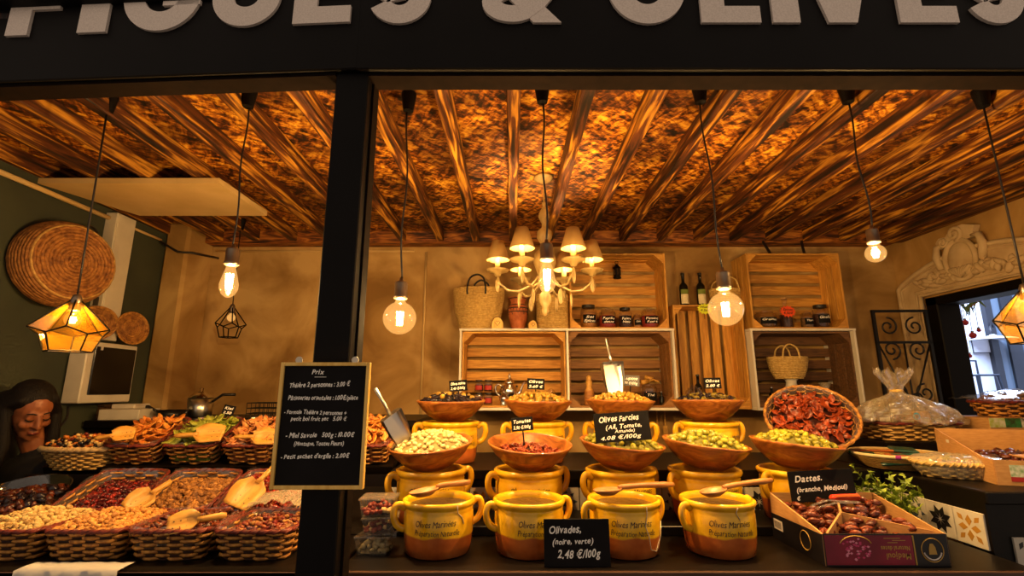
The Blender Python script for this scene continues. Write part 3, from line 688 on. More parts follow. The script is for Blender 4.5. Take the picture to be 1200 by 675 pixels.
cage_pendant('lit glass cage pendant hanging in front of the big round wall basket', -1.638, 1.76, 1.835, 1.632, 0.118, True, PW*0.42, bx=-1.618)
pendant('teardrop filament bulb hanging left of the black post', -1.047, 1.72, 2.013, 'edison', PW*0.7, bx=-1.035)
pendant('globe filament bulb hanging just right of the black post', -0.418, 1.75, 1.892, 'globe', PW, bx=-0.412)
pendant('teardrop filament bulb hanging in front of the chandelier', 0.118, 1.69, 2.022, 'edison', PW, bx=0.126)
pendant('globe filament bulb hanging in front of the bottles', 0.736, 1.69, 1.916, 'globe', PW, bx=0.760)
pendant('small round bulb hanging near the carved door surround', 1.312, 1.69, 2.078, 'small', PW*0.75, bx=1.324)
cage_pendant('lit glass cage pendant at the right edge in front of doorway', 1.869, 1.72, 1.868, 1.66, 0.112, True, PW*0.4, bx=1.872)
cage_pendant('small unlit wire cage pendant near the plaster wall', -1.905, 3.22, 2.054, 1.835, 0.095, False, rod=0.004, glassy=False, bx=-1.895)

# ---------------------------------------------------------------- chandelier
ch = thing('chandelier', 'cream six arm chandelier with small fabric shades and leaf drops', 'chandelier', (0.178, 2.53, ZC))
m_chw = mat('antique_cream', '#957a48', '#ab9058', scale=25, rough=0.5)
def shade_mat():
    m = bpy.data.materials.new('linen_shade'); m.use_nodes = True; nt = m.node_tree; nt.nodes.clear(); L = nt.links
    o = nt.nodes.new('ShaderNodeOutputMaterial'); d = nt.nodes.new('ShaderNodeBsdfDiffuse'); t = nt.nodes.new('ShaderNodeBsdfTranslucent'); mx = nt.nodes.new('ShaderNodeMixShader')
    d.inputs[0].default_value = C('#a88c58'); t.inputs[0].default_value = C('#b07c34'); mx.inputs[0].default_value = 0.2
    L.new(d.outputs[0], mx.inputs[1]); L.new(t.outputs[0], mx.inputs[2]); L.new(mx.outputs[0], o.inputs[0]); return m
m_shade = shade_mat()
MB().lathe([(0,0),(0.055,0),(0.055,-0.015),(0.03,-0.03),(0.008,-0.036),(0,-0.036)], 24).obj('canopy', m_chw, ch, True)
MB().tube([(0,0,-0.03),(0,0,-0.16)], 0.004, 6).obj('chain', m_chw, ch)
MB().lathe([(0,-0.15),(0.012,-0.155),(0.008,-0.18),(0.024,-0.21),(0.032,-0.24),(0.014,-0.28),(0.014,-0.30),(0.040,-0.325),(0.042,-0.36),(0.018,-0.40),(0.022,-0.42),(0.054,-0.45),(0.062,-0.50),(0.034,-0.58),(0.016,-0.66),(0.030,-0.68),(0.034,-0.71),(0.014,-0.75),(0.020,-0.77),(0.012,-0.79),(0,-0.80)], 24).obj('spindle', m_chw, ch, True)
zs = 2.165-ZC
armM = MB().tube([(0.02,0,zs-0.05),(0.07,0,zs-0.12),(0.14,0,zs-0.155),(0.20,0,zs-0.15),(0.245,0,zs-0.11),(0.255,0,zs-0.065)], 0.006, 8).mesh('arm', m_chw, True)
cupM = MB().lathe([(0,-0.075),(0.015,-0.07),(0.022,-0.055),(0.056,-0.045),(0.062,-0.036),(0.024,-0.028),(0,-0.028)], 20).mesh('drip_cup', m_chw, True)
canM = MB().lathe([(0.013,-0.03),(0.013,0.036),(0,0.038)], 12).mesh('candle', mat('candle_sleeve', '#d8b45c', rough=0.6), True)
shM = MB().lathe([(0.064,0.018),(0.032,0.125),(0.030,0.125),(0.062,0.019)], 28).mesh('shade', m_shade, True)
blM = MB().ell((0,0,0.058), (0.012,0.012,0.022), None, 12, 8).mesh('bulb', emit('candle_bulb', (1.0,0.72,0.40), 22), True)
lfM = MB().ell((0,0,-0.05), (0.014,0.006,0.040), None, 10, 8).tube([(0,0,0),(0,0,-0.02)], 0.0015, 4).mesh('leaf_drop', m_chw, True)
for k in range(6):
    a = k*PI/3; rr = 0.255; x, y = rr*math.cos(a), rr*math.sin(a)
    o = put('arm', armM, ch); o.rotation_euler = (0,0,a)
    for nm, me in (('drip_cup', cupM), ('candle', canM), ('shade', shM), ('bulb', blM)):
        o = put(nm, me, ch); o.location = (x, y, zs)
    o = put('leaf_drop', lfM, ch); o.location = (x*1.0, y*1.0, zs-0.07); o.rotation_euler = (0,0,a)
    o = put('leaf_drop', lfM, ch); o.location = (x*0.55, y*0.55, zs-0.155); o.rotation_euler = (0,0,a+1)
    point(ch, (x, y, zs+0.062), 50, 0.014, (1.0,0.62,0.25))

# ================================================================ POTS AND BOWLS
POT_H = 0.165
pot_prof = [(0,0.004),(0.094,0.004),(0.100,0.0),(0.106,0.004),(0.111,0.03),(0.1145,0.07),(0.1155,0.10),(0.1145,0.125),(0.1125,0.130),(0.1140,0.134),(0.1125,0.139),(0.1125,0.143),(0.1185,0.147),(0.1215,0.155),(0.1195,0.163),(0.113,0.165),(0.106,0.160),(0.104,0.150),(0.103,0.05),(0.096,0.015),(0,0.013)]
pot_me = MB().lathe(pot_prof, 48).mesh('body', m_pot, True)
hd = MB(); hp = [(0.112,0,0.138),(0.128,0,0.150),(0.143,0,0.148),(0.150,0,0.128),(0.146,0,0.104),(0.134,0,0.086),(0.113,0,0.076)]
def smooth_path(p, n=4):
    out = []; P_ = [Vector(q) for q in p]
    for i in range(len(P_)-1):
        a = P_[max(i-1,0)]; b = P_[i]; c = P_[i+1]; d = P_[min(i+2,len(P_)-1)]
        for k in range(n):
            t = k/n; out.append(0.5*((2*b)+(c-a)*t+(2*a-5*b+4*c-d)*t*t+(3*b-a-3*c+d)*t**3))
    out.append(P_[-1]); return out
hd.tube(smooth_path(hp), 0.0085, 10, flat=1.35); hd_me = hd.mesh('handle', m_pot, True)
wt = MB(); write(wt, 'Olives Marinées', 0.027, 0, 0.098, 0.135, center=True, bend=0.1165, bold=0.0); write(wt, 'Préparation Naturelle', 0.023, 0.006, 0.072, 0.150, center=True, bend=0.1162, bold=0.0)
wt_me = wt.mesh('lettering', m_ink)
fill_me = {}
def pot(label, X, Y, z, rz=0.0, tz=0.0, s=1.0, fill=None):
    p = thing('olive_pot', label, 'pot', (X, Y, z), (0,0,rz), group='yellow glazed olive pots'); p.scale = (s, s, s)
    put('body', pot_me, p); put('handle', hd_me, p); o = put('handle', hd_me, p); o.rotation_euler = (0,0,PI)
    o = put('lettering', wt_me, p); o.rotation_euler = (0,0,tz-rz)
    if fill:
        if fill not in fill_me: fill_me[fill] = MB().lathe([(0,0.150),(0.05,0.149),(0.1035,0.142)], 32).mesh('spread', mat('spread_'+fill, '#1e140a' if fill == 'dark' else '#3a280c', '#3a2810' if fill == 'dark' else '#5a4014', scale=60, rough=0.35, bump=0.6), True)
        put('spread', fill_me[fill], p)
    return p
def along(px, Y, z):     # X of a thing standing at depth Y, height z, seen at column px
    d = Y*math.cos(PITCH)+(z-CAM_Z)*math.sin(PITCH); return (px-600)/F_PX*d
# front row
def streak(p, pts):
    MB().tube([(r*math.sin(a), -r*math.cos(a), z) for a, z, r in pts], 0.0016, 5).obj('glaze_drip', mat('white_drip', '#cbb894', rough=0.3), p, True)  # thin off-white line following the pot wall
r1 = [(514, 'front row pot at the left end with a wooden ladle across its rim', 0.38, 0.05, 'dark'), (620, 'front row pot without ladle, beside the large olivades price sign', 0.34, 0.25, 'olive'),
      (732, 'front row pot with ladle, between the olivades sign and right end pot', 0.34, 0.0, 'olive'), (842, 'front row pot at the right end with a long handled ladle', 0.38, -0.05, 'dark')]
front = []
for px, lab, rz, tz, fl in r1:
    q = pot('yellow glazed '+lab, along(px, 1.735, ZT+.08), 1.735, ZT, rz, tz, 1.0, fl); front.append(q)
streak(front[0], [(0.25,0.158,0.1225),(0.30,0.135,0.116),(0.45,0.12,0.1165),(0.5,0.10,0.1175)])
streak(front[2], [(0.05,0.158,0.1225),(0.1,0.135,0.116),(0.02,0.10,0.1172),(0.12,0.07,0.117),(0.2,0.03,0.1135),(0.45,0.02,0.112),(0.75,0.06,0.116),(0.9,0.10,0.117)])
streak(front[3], [(-0.25,0.158,0.1225),(-0.28,0.14,0.116),(-0.18,0.12,0.1165)])
del front[1]['group']; front[1]['group'] = 'yellow glazed olive pots'
# second and third rows carry bowls
bowl_prof = [(0,0.003),(0.060,0.003),(0.066,0.0),(0.074,0.004),(0.105,0.024),(0.138,0.055),(0.160,0.086),(0.165,0.094),(0.162,0.097),(0.156,0.092),(0.134,0.062),(0.100,0.032),(0.070,0.014),(0,0.012)]
bowl_me = MB().lathe(bowl_prof, 48).mesh('bowl', m_bowl, True)
def bowl(label, loc, rot, fillmat=None, fh=0.05, fr=0.148, fz=0.075):
    b = thing('wooden_bowl', label, 'bowl', loc, rot, group='wooden bowls of olives')
    put('shell', bowl_me, b)
    if fillmat:
        prof = [(fr*i/6, fz+fh*(1-(i/6)**2)) for i in range(7)]; MB().lathe(list(reversed(prof)), 28).obj('filling', fillmat, b, True)
    return b
def pieces(meshes, M, N, fr, fz, fh, name, label, cat, group, jitter=0.35, smin=0.85, smax=1.15, seed=1, flat=0.0, lift=0.3, sz=0.012, front=True):
    # loose pieces lying over the dome of a bowl, each one a thing of its own
    rd = random.Random(seed); ga = PI*(3-math.sqrt(5))
    for k in range(N):
        r = fr*math.sqrt((k+.5)/N)*rd.uniform(.96,1.0); a = k*ga+rd.uniform(-.2,.2); q = r/fr
        z = fz+fh*(1-q*q)+sz*lift+rd.uniform(-.25,.35)*sz
        sl = -2*fh*q/fr
        o = put(name, rd.choice(meshes)); s = rd.uniform(smin, smax)
        L = T(r*math.cos(a), r*math.sin(a), z) @ R(a, 'Z') @ R(-math.atan(sl)*(1 if flat else .5), 'Y') @ Euler((rd.uniform(-1,1)*(.5 if flat else PI), rd.uniform(-.5,.5), rd.uniform(0,2*PI))).to_matrix().to_4x4() @ Matrix.Diagonal((s,s,s,1))
        o.matrix_world = M @ L; tag(o, label, cat, group)
def olive_me(name, m, rx=0.014, r=0.0105):
    mb = MB().ell((0,0,0), (rx, r, r), None, 9, 6); return mb.mesh(name, m, True)
m_olg = mat('green_olive', '#6c6814', '#a49a2a', scale=40, rough=0.25, rand=0.22)
m_oly = mat('yellow_olive', '#98701c', '#c4963a', scale=40, rough=0.3, rand=0.2)
m_olk = mat('black_olive', '#120c10', '#221820', scale=40, rough=0.18, rand=0.3)
m_olm = mat('mixed_olive', '#4a3a14', '#7c6a24', scale=30, rough=0.22, rand=0.4)
m_gar = mat('pale_garlic', '#ac9658', '#d2be86', scale=40, rough=0.4, rand=0.14)
m_tom = mat('dried_tomato', '#5a1a0a', '#aa481c', scale=40, rough=0.35, rand=0.35)
def dk(c): return mat('fill_'+c, c, rough=0.6)
og = [olive_me('olive', m_olg), olive_me('olive', m_olg, 0.0125, 0.011)]
oy = [olive_me('olive', m_oly, 0.012, 0.0105)]; ok = [olive_me('olive', m_olk)]; om = [olive_me('olive', m_olm), olive_me('olive', m_olk)]
ga_ = [olive_me('garlic_clove', m_gar, 0.0115, 0.0085)]
def flake_me(name, m, L_, Wd, th, curl, seed=0):
    rd = random.Random(seed); mb = MB(); n = 5; vs = []; fs = []
    for i in range(n+1):
        u = i/n-0.5; wv = Wd*(1-abs(2*u)**2.5*0.75)*rd.uniform(.8,1.15)
        for j in range(3):
            v = j/2-0.5; vs.append((u*L_, v*wv, curl*(u*u*4-0.3)*L_*0.25 + (abs(v)*2)**2*curl*Wd*0.3 + rd.uniform(-1,1)*th*.5))
    off = len(vs); vs += [(x, y, z-th) for x, y, z in vs]
    for i in range(n):
        for j in range(2):
            a = i*3+j; fs.append((a, a+3, a+4, a+1)); b = off+a; fs.append((b, b+1, b+4, b+3))
        a = i*3; fs.append((a, off+a, off+a+3, a+3)); a = i*3+2; fs.append((a, a+3, off+a+3, off+a))
    fs.append((0,1,off+1,off)); fs.append((1,2,off+2,off+1)); e = n*3; fs.append((e, off+e, off+e+1, e+1)); fs.append((e+1, off+e+1, off+e+2, e+2))
    return mb.add(vs, fs).mesh(name, m, True)
tomf = [flake_me('dried_tomato', m_tom, 0.036, 0.022, 0.003, 1.0, k) for k in range(4)]
Y2 = 1.985
r2 = [(505, 'with scoop, left end of middle row, heaped with pale garlic cloves', 'garlic', (0.13, -0.06), None),
      (620, 'half full of red dried tomatoes in the middle row', 'tomato', (0.14, 0.0), None),
      (728, 'of green olives behind the stuffed olive price sign', 'olive', (0.10, 0.03), 'heaped in the bowl behind the stuffed olive price sign'),
      (827, 'heaped with bright green olives, above the right end front pot', 'olive', (0.11, 0.03), 'heaped in the bowl above the right end front pot'),
      (934, 'of green olives below the tilted basket of dried tomatoes', 'olive', (0.10, 0.02), 'heaped in the bowl below the tilted tomato basket')]
Z2 = ZT+0.035
plinth = tag(MB().box((0.52, Y2+0.02, ZT+0.0175), (2.0, 0.24, 0.034), b=0.003).obj('shelf_step', m_dark), 'low black step under the middle row of pots', 'step')
bowls2 = []
for i, (px, lab, kind, (tx_, ty_), ol) in enumerate(r2):
    S = 1.13; X = along(px, Y2, Z2+0.1); where = ['left end of the', 'second in the', 'centre of the', 'fourth in the', 'right end of the'][i]
    pot('yellow glazed pot, %s middle row, under a wooden bowl' % where, X, Y2, Z2, [0.5,0.4,0.4,0.4,0.4][i], [0.1,0.0,0.2,0.1,0.3][i], S)
    zb = Z2+POT_H*S-0.004
    fm = {'garlic': dk('#7c6a3a'), 'tomato': dk('#3a0e06'), 'olive': dk('#5a5416')}[kind]
    fh, fr, fz = {'garlic': (0.05,0.145,0.080), 'tomato': (0.02,0.118,0.046), 'olive': (0.048,0.147,0.080)}[kind]
    b = bowl('tilted wooden bowl '+lab, (X, Y2-0.01, zb+0.006), (tx_, ty_, 0.3*i), fm, fh, fr, fz); bowls2.append(b); M = wm(b)
    if kind == 'olive': pieces(og, M, 98, fr, fz, fh, 'green_olive', 'shiny green olive '+ol, 'olive', 'green olives '+ol, seed=i)
    elif kind == 'garlic': pieces(ga_, M, 150, fr, fz, fh, 'garlic_clove', 'pale marinated garlic clove heaped in the left end bowl', 'garlic', 'garlic cloves in the left end bowl', seed=i, sz=0.009)
    else: pieces(tomf, M, 75, fr, fz, fh, 'dried_tomato', 'red dried tomato half in the middle row bowl', 'tomato', 'dried tomatoes in the middle row bowl', seed=i, flat=1)
Y3 = 2.38; bowls3 = []
r3 = [(528, 'of shiny black olives in the back row', 'k'), (630, 'of yellow stuffed olives in the back row', 'y'), (727, 'of yellow lupin beans with a metal scoop in the back row', 'l'), (831, 'of dark mixed olives in the back row', 'm')]
for i, (px, lab, kind) in enumerate(r3):
    S = 1.12; X = along(px, Y3, ZU+0.15); where = ['left end', 'second', 'third', 'right end'][i]
    pot('yellow glazed pot standing %s in the back row under a bowl' % where, X, Y3, ZU, [0.1,0.2,-0.1,0.1][i], 0.5, S)
    b = bowl('wooden bowl '+lab, (X, Y3, ZU+POT_H*S+0.001), (0.03, 0.0, i), dk({'k':'#0c080a','y':'#6a4e18','l':'#6a4e18','m':'#2a2008'}[kind]), 0.034, 0.150, 0.084); bowls3.append(b); M = wm(b)
    if kind == 'k':
        pieces(ok, M, 100, 0.15, 0.084, 0.034, 'black_olive', 'shiny black olive heaped in the back row left bowl', 'olive', 'black olives in the back row', seed=20+i)
        pieces(oy, M, 16, 0.12, 0.094, 0.034, 'lemon_piece', 'yellow lemon piece scattered among the black olives', 'lemon', 'lemon pieces among black olives', seed=60+i)
    elif kind == 'm': pieces(om, M, 105, 0.15, 0.084, 0.034, 'mixed_olive', 'dark mixed olive heaped in the back row right bowl', 'olive', 'mixed olives in the back row', seed=20+i)
    elif kind == 'y':
        pieces(oy, M, 100, 0.15, 0.084, 0.040, 'stuffed_olive', 'yellow stuffed olive heaped in the second back row bowl', 'olive', 'yellow olives in the back row', seed=20+i)
    else: pieces(oy, M, 110, 0.15, 0.084, 0.038, 'lupin_bean', 'yellow lupin bean heaped around the metal scoop', 'lupin bean', 'lupin beans in the back row', seed=20+i)

# ---------------------------------------------------------------- ladles, scoops
def ladle(label, a, b, r=0.032):
    # bowl at a, handle running to b
    a, b = Vector(a), Vector(b); d = (b-a); L_ = d.length; x = d.normalized(); z = Vector((0,0,1)); y = z.cross(x).normalized(); z = x.cross(y)
    M = Matrix((( x.x,y.x,z.x,a.x),(x.y,y.y,z.y,a.y),(x.z,y.z,z.z,a.z),(0,0,0,1)))
    t = tag(bpy.data.objects.new('wooden_ladle', None), label, 'ladle', 'wooden ladles on the pots'); COL.objects.link(t); t.matrix_world = M
    pr = [(0,-0.016),(0.5,-0.013),(0.85,-0.004),(1.0,0.004),(0.95,0.006),(0.8,0.0),(0.45,-0.008),(0,-0.010)]
    MB().lathe([(q*r, h) for q, h in pr], 24, None, sx=1.55, sy=1.0).obj('ladle_bowl', m_spoon, t, True)
    MB().tube([(r*1.35,0,0.003),(r*1.7,0,0.007),(L_*.5,0,0.006),(L_*.85,0,0.0),(L_,0,-0.002)], [0.010,0.0085,0.0085,0.0105,0.007], 10).obj('handle', m_spoon, t, True)
ladle('wooden ladle lying across the left front pot', W(497, 576, 1.66), W(551, 564, 1.72))
ladle('wooden ladle lying across the front pot right of the olivades sign', W(712, 575, 1.66), W(789, 567, 1.74))
ladle('long wooden ladle lying across the right end front pot', W(836, 576, 1.66), W(904, 562, 1.73))
def metal_scoop(label, tip, end, wid=0.075, roll=0.0, lp=0.17):
    tip, end = Vector(tip), Vector(end); d = (end-tip); L_ = d.length; x = d.normalized()
    up = Vector((0,-1,0.15)); y = up.cross(x).normalized(); z = x.cross(y)
    M = Matrix(((x.x,y.x,z.x,tip.x),(x.y,y.y,z.y,tip.y),(x.z,y.z,z.z,tip.z),(0,0,0,1))) @ R(roll, 'X')
    t = tag(bpy.data.objects.new('metal_scoop', None), label, 'scoop', 'aluminium scoops'); COL.objects.link(t); t.matrix_world = M
    lp = L_*0.55; mb = MB(); h = wid*0.42; w0, w1 = wid*0.36, wid*0.5; n = 8
    sec = lambda wdt, hh: [(-wdt, hh), (-wdt, hh*0.25), (-wdt*0.8, 0.0), (wdt*0.8, 0.0), (wdt, hh*0.25), (wdt, hh)]
    vs = []; fs = []
    for (xx, wdt, hh) in ((0, w0, 0.004), (lp*0.5, w1*0.95, h*0.7), (lp, w1, h)): vs += [(xx, a, b) for a, b in sec(wdt, hh)]
    m = len(vs)
    for (xx, wdt, hh) in ((0, w0, 0.004), (lp*0.5, w1*0.95, h*0.7), (lp, w1, h)): vs += [(xx, a*0.97, b+0.0015) for a, b in sec(wdt, hh)]
    for i in range(2):
        for j in range(5):
            a = i*6+j; fs.append((a, a+6, a+7, a+1)); fs.append((m+a, m+a+1, m+a+7, m+a+6))
    fs += [(12,13,14,15,16,17), (m+12,m+17,m+16,m+15,m+14,m+13)]
    mb.add(vs, fs).obj('pan', m_steel, t)
    MB().tube([(lp-0.004,0,h*0.5),(lp+0.03,0,h*0.55),(L_,0,h*0.6)], [0.008,0.0065,0.0075], 10).obj('handle', m_steel, t, True)
metal_scoop('aluminium scoop dug into the garlic bowl, leaning towards the chalkboard', W(476, 522, 1.93), W(437, 455, 1.84), 0.085, 0.5)
metal_scoop('aluminium scoop standing in the lupin beans in the back row', W(721, 463, 2.36), W(708, 399, 2.42), 0.11, 0.25)

# ---------------------------------------------------------------- price tags
def sign_board(name, label, p, wd, hh, lines, rot=(0,0,0), stick=0.0, mslate=None, cat='price sign', group=None):
    s = thing(name, label, cat, p, rot, group)
    MB().box((0,0,0), (wd, 0.004, hh), b=0.0008).obj('board', mslate or m_slate, s)
    tx = MB(); K = T(0, -0.0026, 0) @ FACE()
    for (txt, size, x, y, w_) in lines: write(tx, txt, size, x, y, w_, M=K, slope=0.02, bold=0.024)
    tx.obj('chalk_writing', m_chalk, s)['kind'] = 'stuff'
    if stick: MB().tube([(0,0.003,-hh/2+0.005),(0,0.003,-hh/2-stick)], 0.0028, 6).obj('stick', m_black, s)
    return s
p = W(676, 634, 1.585); p.z = ZT+0.066
sign_board('price_sign', 'large black sign reading Olivades leaning against the front pots', p, 0.200, 0.132, [('Olivades,', 0.030, -0.085, 0.026, 0.10), ('(noire, verte)', 0.022, -0.075, -0.004, 0.125), ('2.48 €/100g', 0.030, -0.06, -0.042, 0.13)], (-0.06,0,0.02))
p = W(729, 500, 1.86)
sign_board('price_sign', 'large black sign reading Olives Farcies in the green olives', p, 0.205, 0.105, [('Olives Farcies', 0.028, -0.085, 0.020, 0.15), ('(Ail, Tomate,', 0.021, -0.062, -0.006, 0.135), ('Amande)', 0.015, -0.03, -0.021, 0.075), ('4.08 €/100g', 0.019, -0.085, -0.044, 0.15)], (-0.1,-0.07,-0.05), 0.06)
p = W(963, 569, 1.846)
sign_board('price_sign', 'black sign reading Dattes behind the box of dates', p, 0.235, 0.105, [('Dattes.', 0.030, -0.095, 0.016, 0.10), ('(branche, Medjoul)', 0.022, -0.095, -0.018, 0.185), ('€', 0.018, -0.1, -0.044, None)], (-0.03,-0.05,0.0), 0.075)
m_tagclear = mat('grey_slate', '#55504e', rough=0.6)
for px, py, Y, lab, l1, l2, ms, sk in ((537, 452, 2.36, 'small black price tag stuck in the black olives', 'Olives noires', '2.40 €/100g', None, 0.05), (628, 450, 2.36, 'small black price tag stuck in the yellow stuffed olives', 'Olives', '2.60 €', None, 0.05),
        (739, 446, 2.40, 'grey price tag on a stick in the lupin beans', 'Lupins', '1.98 €/100g', m_tagclear, 0.06), (835, 449, 2.37, 'small black price tag stuck in the dark mixed olives', 'Olives', '2.80 €', None, 0.045),
        (612, 497, 1.97, 'small black price tag on a stick in the dried tomatoes', 'Tomates', '2.90 €/100g', None, 0.11)):
    sign_board('price_tag', lab, W(px, py, Y), 0.085, 0.052, [(l1, 0.018, -0.036, 0.004, 0.07), (l2, 0.016, -0.036, -0.018, 0.068)], (-0.08, random.uniform(-.1,.12), random.uniform(-.2,.2)), sk, ms, 'price tag', 'small price tags')

# ================================================================ BASKETS
def sup(a, b, n, t):
    c, s = math.cos(t), math.sin(t); r = 1/((abs(c)/a)**n+(abs(s)/b)**n)**(1/n); return r*c, r*s
def basket_meshes(a, b, h, n=6, flare=0.8, rows=9, stakes=22, m=None, mrim=None, amp=0.0062, rim=0.0065, th=0.0045, curve=1.0, lin=None):
    wv = MB(); K = stakes*2; dz = (h-rim)/rows
    sc = lambda z: flare+(1-flare)*(max(z, 0)/h)**curve
    for i in range(rows):
        z = (i+.5)*dz; s = sc(z); vs = []; fs = []
        for k in range(K):
            t = 2*PI*k/K+0.02; x, y = sup(a*s, b*s, n, t); l = math.hypot(x, y); o = amp*math.cos(PI*k/2+PI*(i % 2)*1.0+PI/4)*1.4
            ux, uy = x/l, y/l
            for (dr, dh) in ((th*.5, 0), (0, dz*.53), (-th*.5, 0), (0, -dz*.53)): vs.append((x+ux*(o+dr), y+uy*(o+dr), z+dh))
        for k in range(K):
            j = (k+1) % K
            for q in range(4): fs.append((k*4+q, j*4+q, j*4+(q+1) % 4, k*4+(q+1) % 4))
        wv.add(vs, fs)
    base = MB(); N = 40
    base.prism([sup(a*flare*.98, b*flare*.98, n, 2*PI*k/N) for k in range(N)], 0.0, 0.006)
    vs = []; fs = []
    for z in (0.004, h*.5, h-rim):
        for k in range(N): vs.append((*sup((a-amp*.25)*sc(z), (b-amp*.25)*sc(z), n, 2*PI*k/N), z))
    for i in range(2):
        for k in range(N): fs.append((i*N+k, (i+1)*N+k, (i+1)*N+(k+1) % N, i*N+(k+1) % N))
    base.add(vs, fs)
    rm = MB(); pts = [(*sup(a, b, n, 2*PI*k/56), h-rim*.6) for k in range(56)]
    rm.tube(pts, rim, 8, closed=True)
    rs = MB()
    for ph in (0, PI):
        rs.tube([(*sup(a+rim*.9*math.cos(k*0.9+ph), b+rim*.9*math.cos(k*0.9+ph), n, 2*PI*k/112), h-rim*.6+rim*.9*math.sin(k*0.9+ph)) for k in range(112)], rim*.45, 5, closed=True)
    return wv.mesh('woven_wall', m, True), base.mesh('lining', lin or mat('dark_wicker', '#2a1206', '#3c1c0a', scale=50, rough=0.7)), rm.mesh('rim', mrim or m, True), rs.mesh('rim_binding', mrim or m, True)  # default lining is coloured dark to stand in for shade between the strands
def basket(ms, name, label, M, group, liner=None):
    t = tag(bpy.data.objects.new(name, None), label, 'basket', group); COL.objects.link(t); t.matrix_world = M
    for nm, me in zip(('woven_wall', 'lining', 'rim', 'rim_binding'), ms): put(nm, me, t)
    if liner: put('plastic_liner', liner, t)
    return t
def liner_mesh(a, b, h, n=6, up=0.025, seed=0):
    rd = random.Random(seed); vs = []; fs = []; N = 44
    for i, (q, z) in enumerate(((0.90, h*.45), (0.95, h*0.98), (1.0, h+0.003), (1.0, h+up*.35))):
        for k in range(N):
            s = q+(rd.uniform(-.03,.03) if i > 1 else 0); vs.append((*sup(a*s, b*s, n, 2*PI*k/N), z+(rd.uniform(-.005,.005) if i > 2 else 0)))
    for i in range(3):
        for k in range(N): fs.append((i*N+k, i*N+(k+1) % N, (i+1)*N+(k+1) % N, (i+1)*N+k))
    return MB().add(vs, fs).mesh('plastic_liner', m_plastic, True)
def proto_ell(r, nu=6, nv=4):
    mb = MB().ell((0,0,0), r, None, nu, nv); return mb.v, mb.f
def proto_lump(r, seed, nu=7, nv=5, k=0.25):
    rd = random.Random(seed); mb = MB().ell((0,0,0), r, None, nu, nv); return [tuple(c*(1+rd.uniform(-k,k)) for c in v) for v in mb.v], mb.f
def proto_flake(L_, Wd, th, curl, seed):
    me = flake_me('t', None, L_, Wd, th, curl, seed); r = ([tuple(v.co) for v in me.vertices], [tuple(p.vertices) for p in me.polygons]); bpy.data.meshes.remove(me); return r
def scatter(a, b, n, z0, fh, N, rd, sz):
    out = []
    gx = max(2, int(math.sqrt(N*a/b))); gy = max(2, int(N/gx))
    for i in range(gx):
        for j in range(gy):
            x = (-1+2*(i+.5+rd.uniform(-.45,.45))/gx)*a; y = (-1+2*(j+.5+rd.uniform(-.45,.45))/gy)*b
            q = (abs(x)/a)**n+(abs(y)/b)**n
            if q > 1: continue
            out.append((x, y, z0+fh*(1-max(abs(x)/a, abs(y)/b)**2)*(0.75+0.5*rd.random())+sz*rd.uniform(-.1,.5)))
    return out
def heap(name, label, cat, M, a, b, n, z0, fh, N, protos, mats, sz, seed=1, fillc='#2a1a0a', flat=False):
    # a heap nobody could count: one object
    rd = random.Random(seed); mb = MB()
    G = 10; vs = [(*sup(a*q/G, b*q/G, n, 2*PI*k/28), z0+fh*(1-(q/G)**2)-sz*.25) for q in range(1, G+1) for k in range(28)]; vs.append((0,0,z0+fh-sz*.25)); fs = []
    for q in range(G-1):
        for k in range(28): fs.append((q*28+k, (q+1)*28+k, (q+1)*28+(k+1) % 28, q*28+(k+1) % 28))
    fs += [(len(vs)-1, k, (k+1) % 28) for k in range(28)]
    mb.add(vs, fs, None, 0)
    for (x, y, z) in scatter(a, b, n, z0, fh, N, rd, sz):
        i = rd.randrange(len(protos)); v, f = protos[i]; s = rd.uniform(.8, 1.2)
        e = Euler((rd.uniform(-.6,.6), rd.uniform(-.6,.6), rd.uniform(0,2*PI)) if flat else (rd.uniform(0,2*PI),)*1+(rd.uniform(-.7,.7), rd.uniform(0,2*PI))).to_matrix().to_4x4()
        mb.add(v, f, T(x, y, z) @ e @ Matrix.Diagonal((s,s,s,1)), 1+i % (len(mats)))
    o = mb.obj(name, [dk(fillc)] + mats, None, True); o.matrix_world = M
    return tag(o, label, cat, kind='stuff')
def loose(meshes, name, label, cat, group, M, a, b, n, z0, fh, N, sz, seed=1, tilt=.6):
    rd = random.Random(seed)
    for (x, y, z) in scatter(a, b, n, z0, fh, N, rd, sz):
        o = put(name, rd.choice(meshes)); s = rd.uniform(.85, 1.15)
        o.matrix_world = M @ T(x, y, z) @ Euler((rd.uniform(-tilt,tilt), rd.uniform(-tilt,tilt), rd.uniform(0,2*PI))).to_matrix().to_4x4() @ Matrix.Diagonal((s,s,s,1)); tag(o, label, cat, group)
# materials for the dried fruit and nuts
m_pis = [mat('pistachio_shell', '#947036', '#c4a264', scale=50, rough=0.55), mat('pistachio_shell_pale', '#a8864a', '#ccb070', scale=50, rough=0.55)]
m_pea = [mat('roasted_peanut', '#a0662a', '#c88c40', scale=50, rough=0.5), mat('roasted_peanut_pale', '#b87c34', '#d8a050', scale=50, rough=0.5)]
m_cra = [mat('cranberry', '#3a0a0c', '#7a1814', scale=50, rough=0.3), mat('dark_cherry', '#240608', '#4a0e0e', scale=50, rough=0.25), mat('red_berry', '#6a1410', '#9a2a18', scale=50, rough=0.3)]
m_wal = [mat('walnut_half', '#7a4a1c', '#b8803a', scale=60, rough=0.6, bump=0.5), mat('walnut_dark', '#5a3414', '#94602a', scale=60, rough=0.6, bump=0.5)]
m_fig = [mat('dried_dark_fruit', '#2e1208', '#5c2410', scale=50, rough=0.35), mat('dried_red_fruit', '#4a1a0c', '#8a4018', scale=50, rough=0.35)]
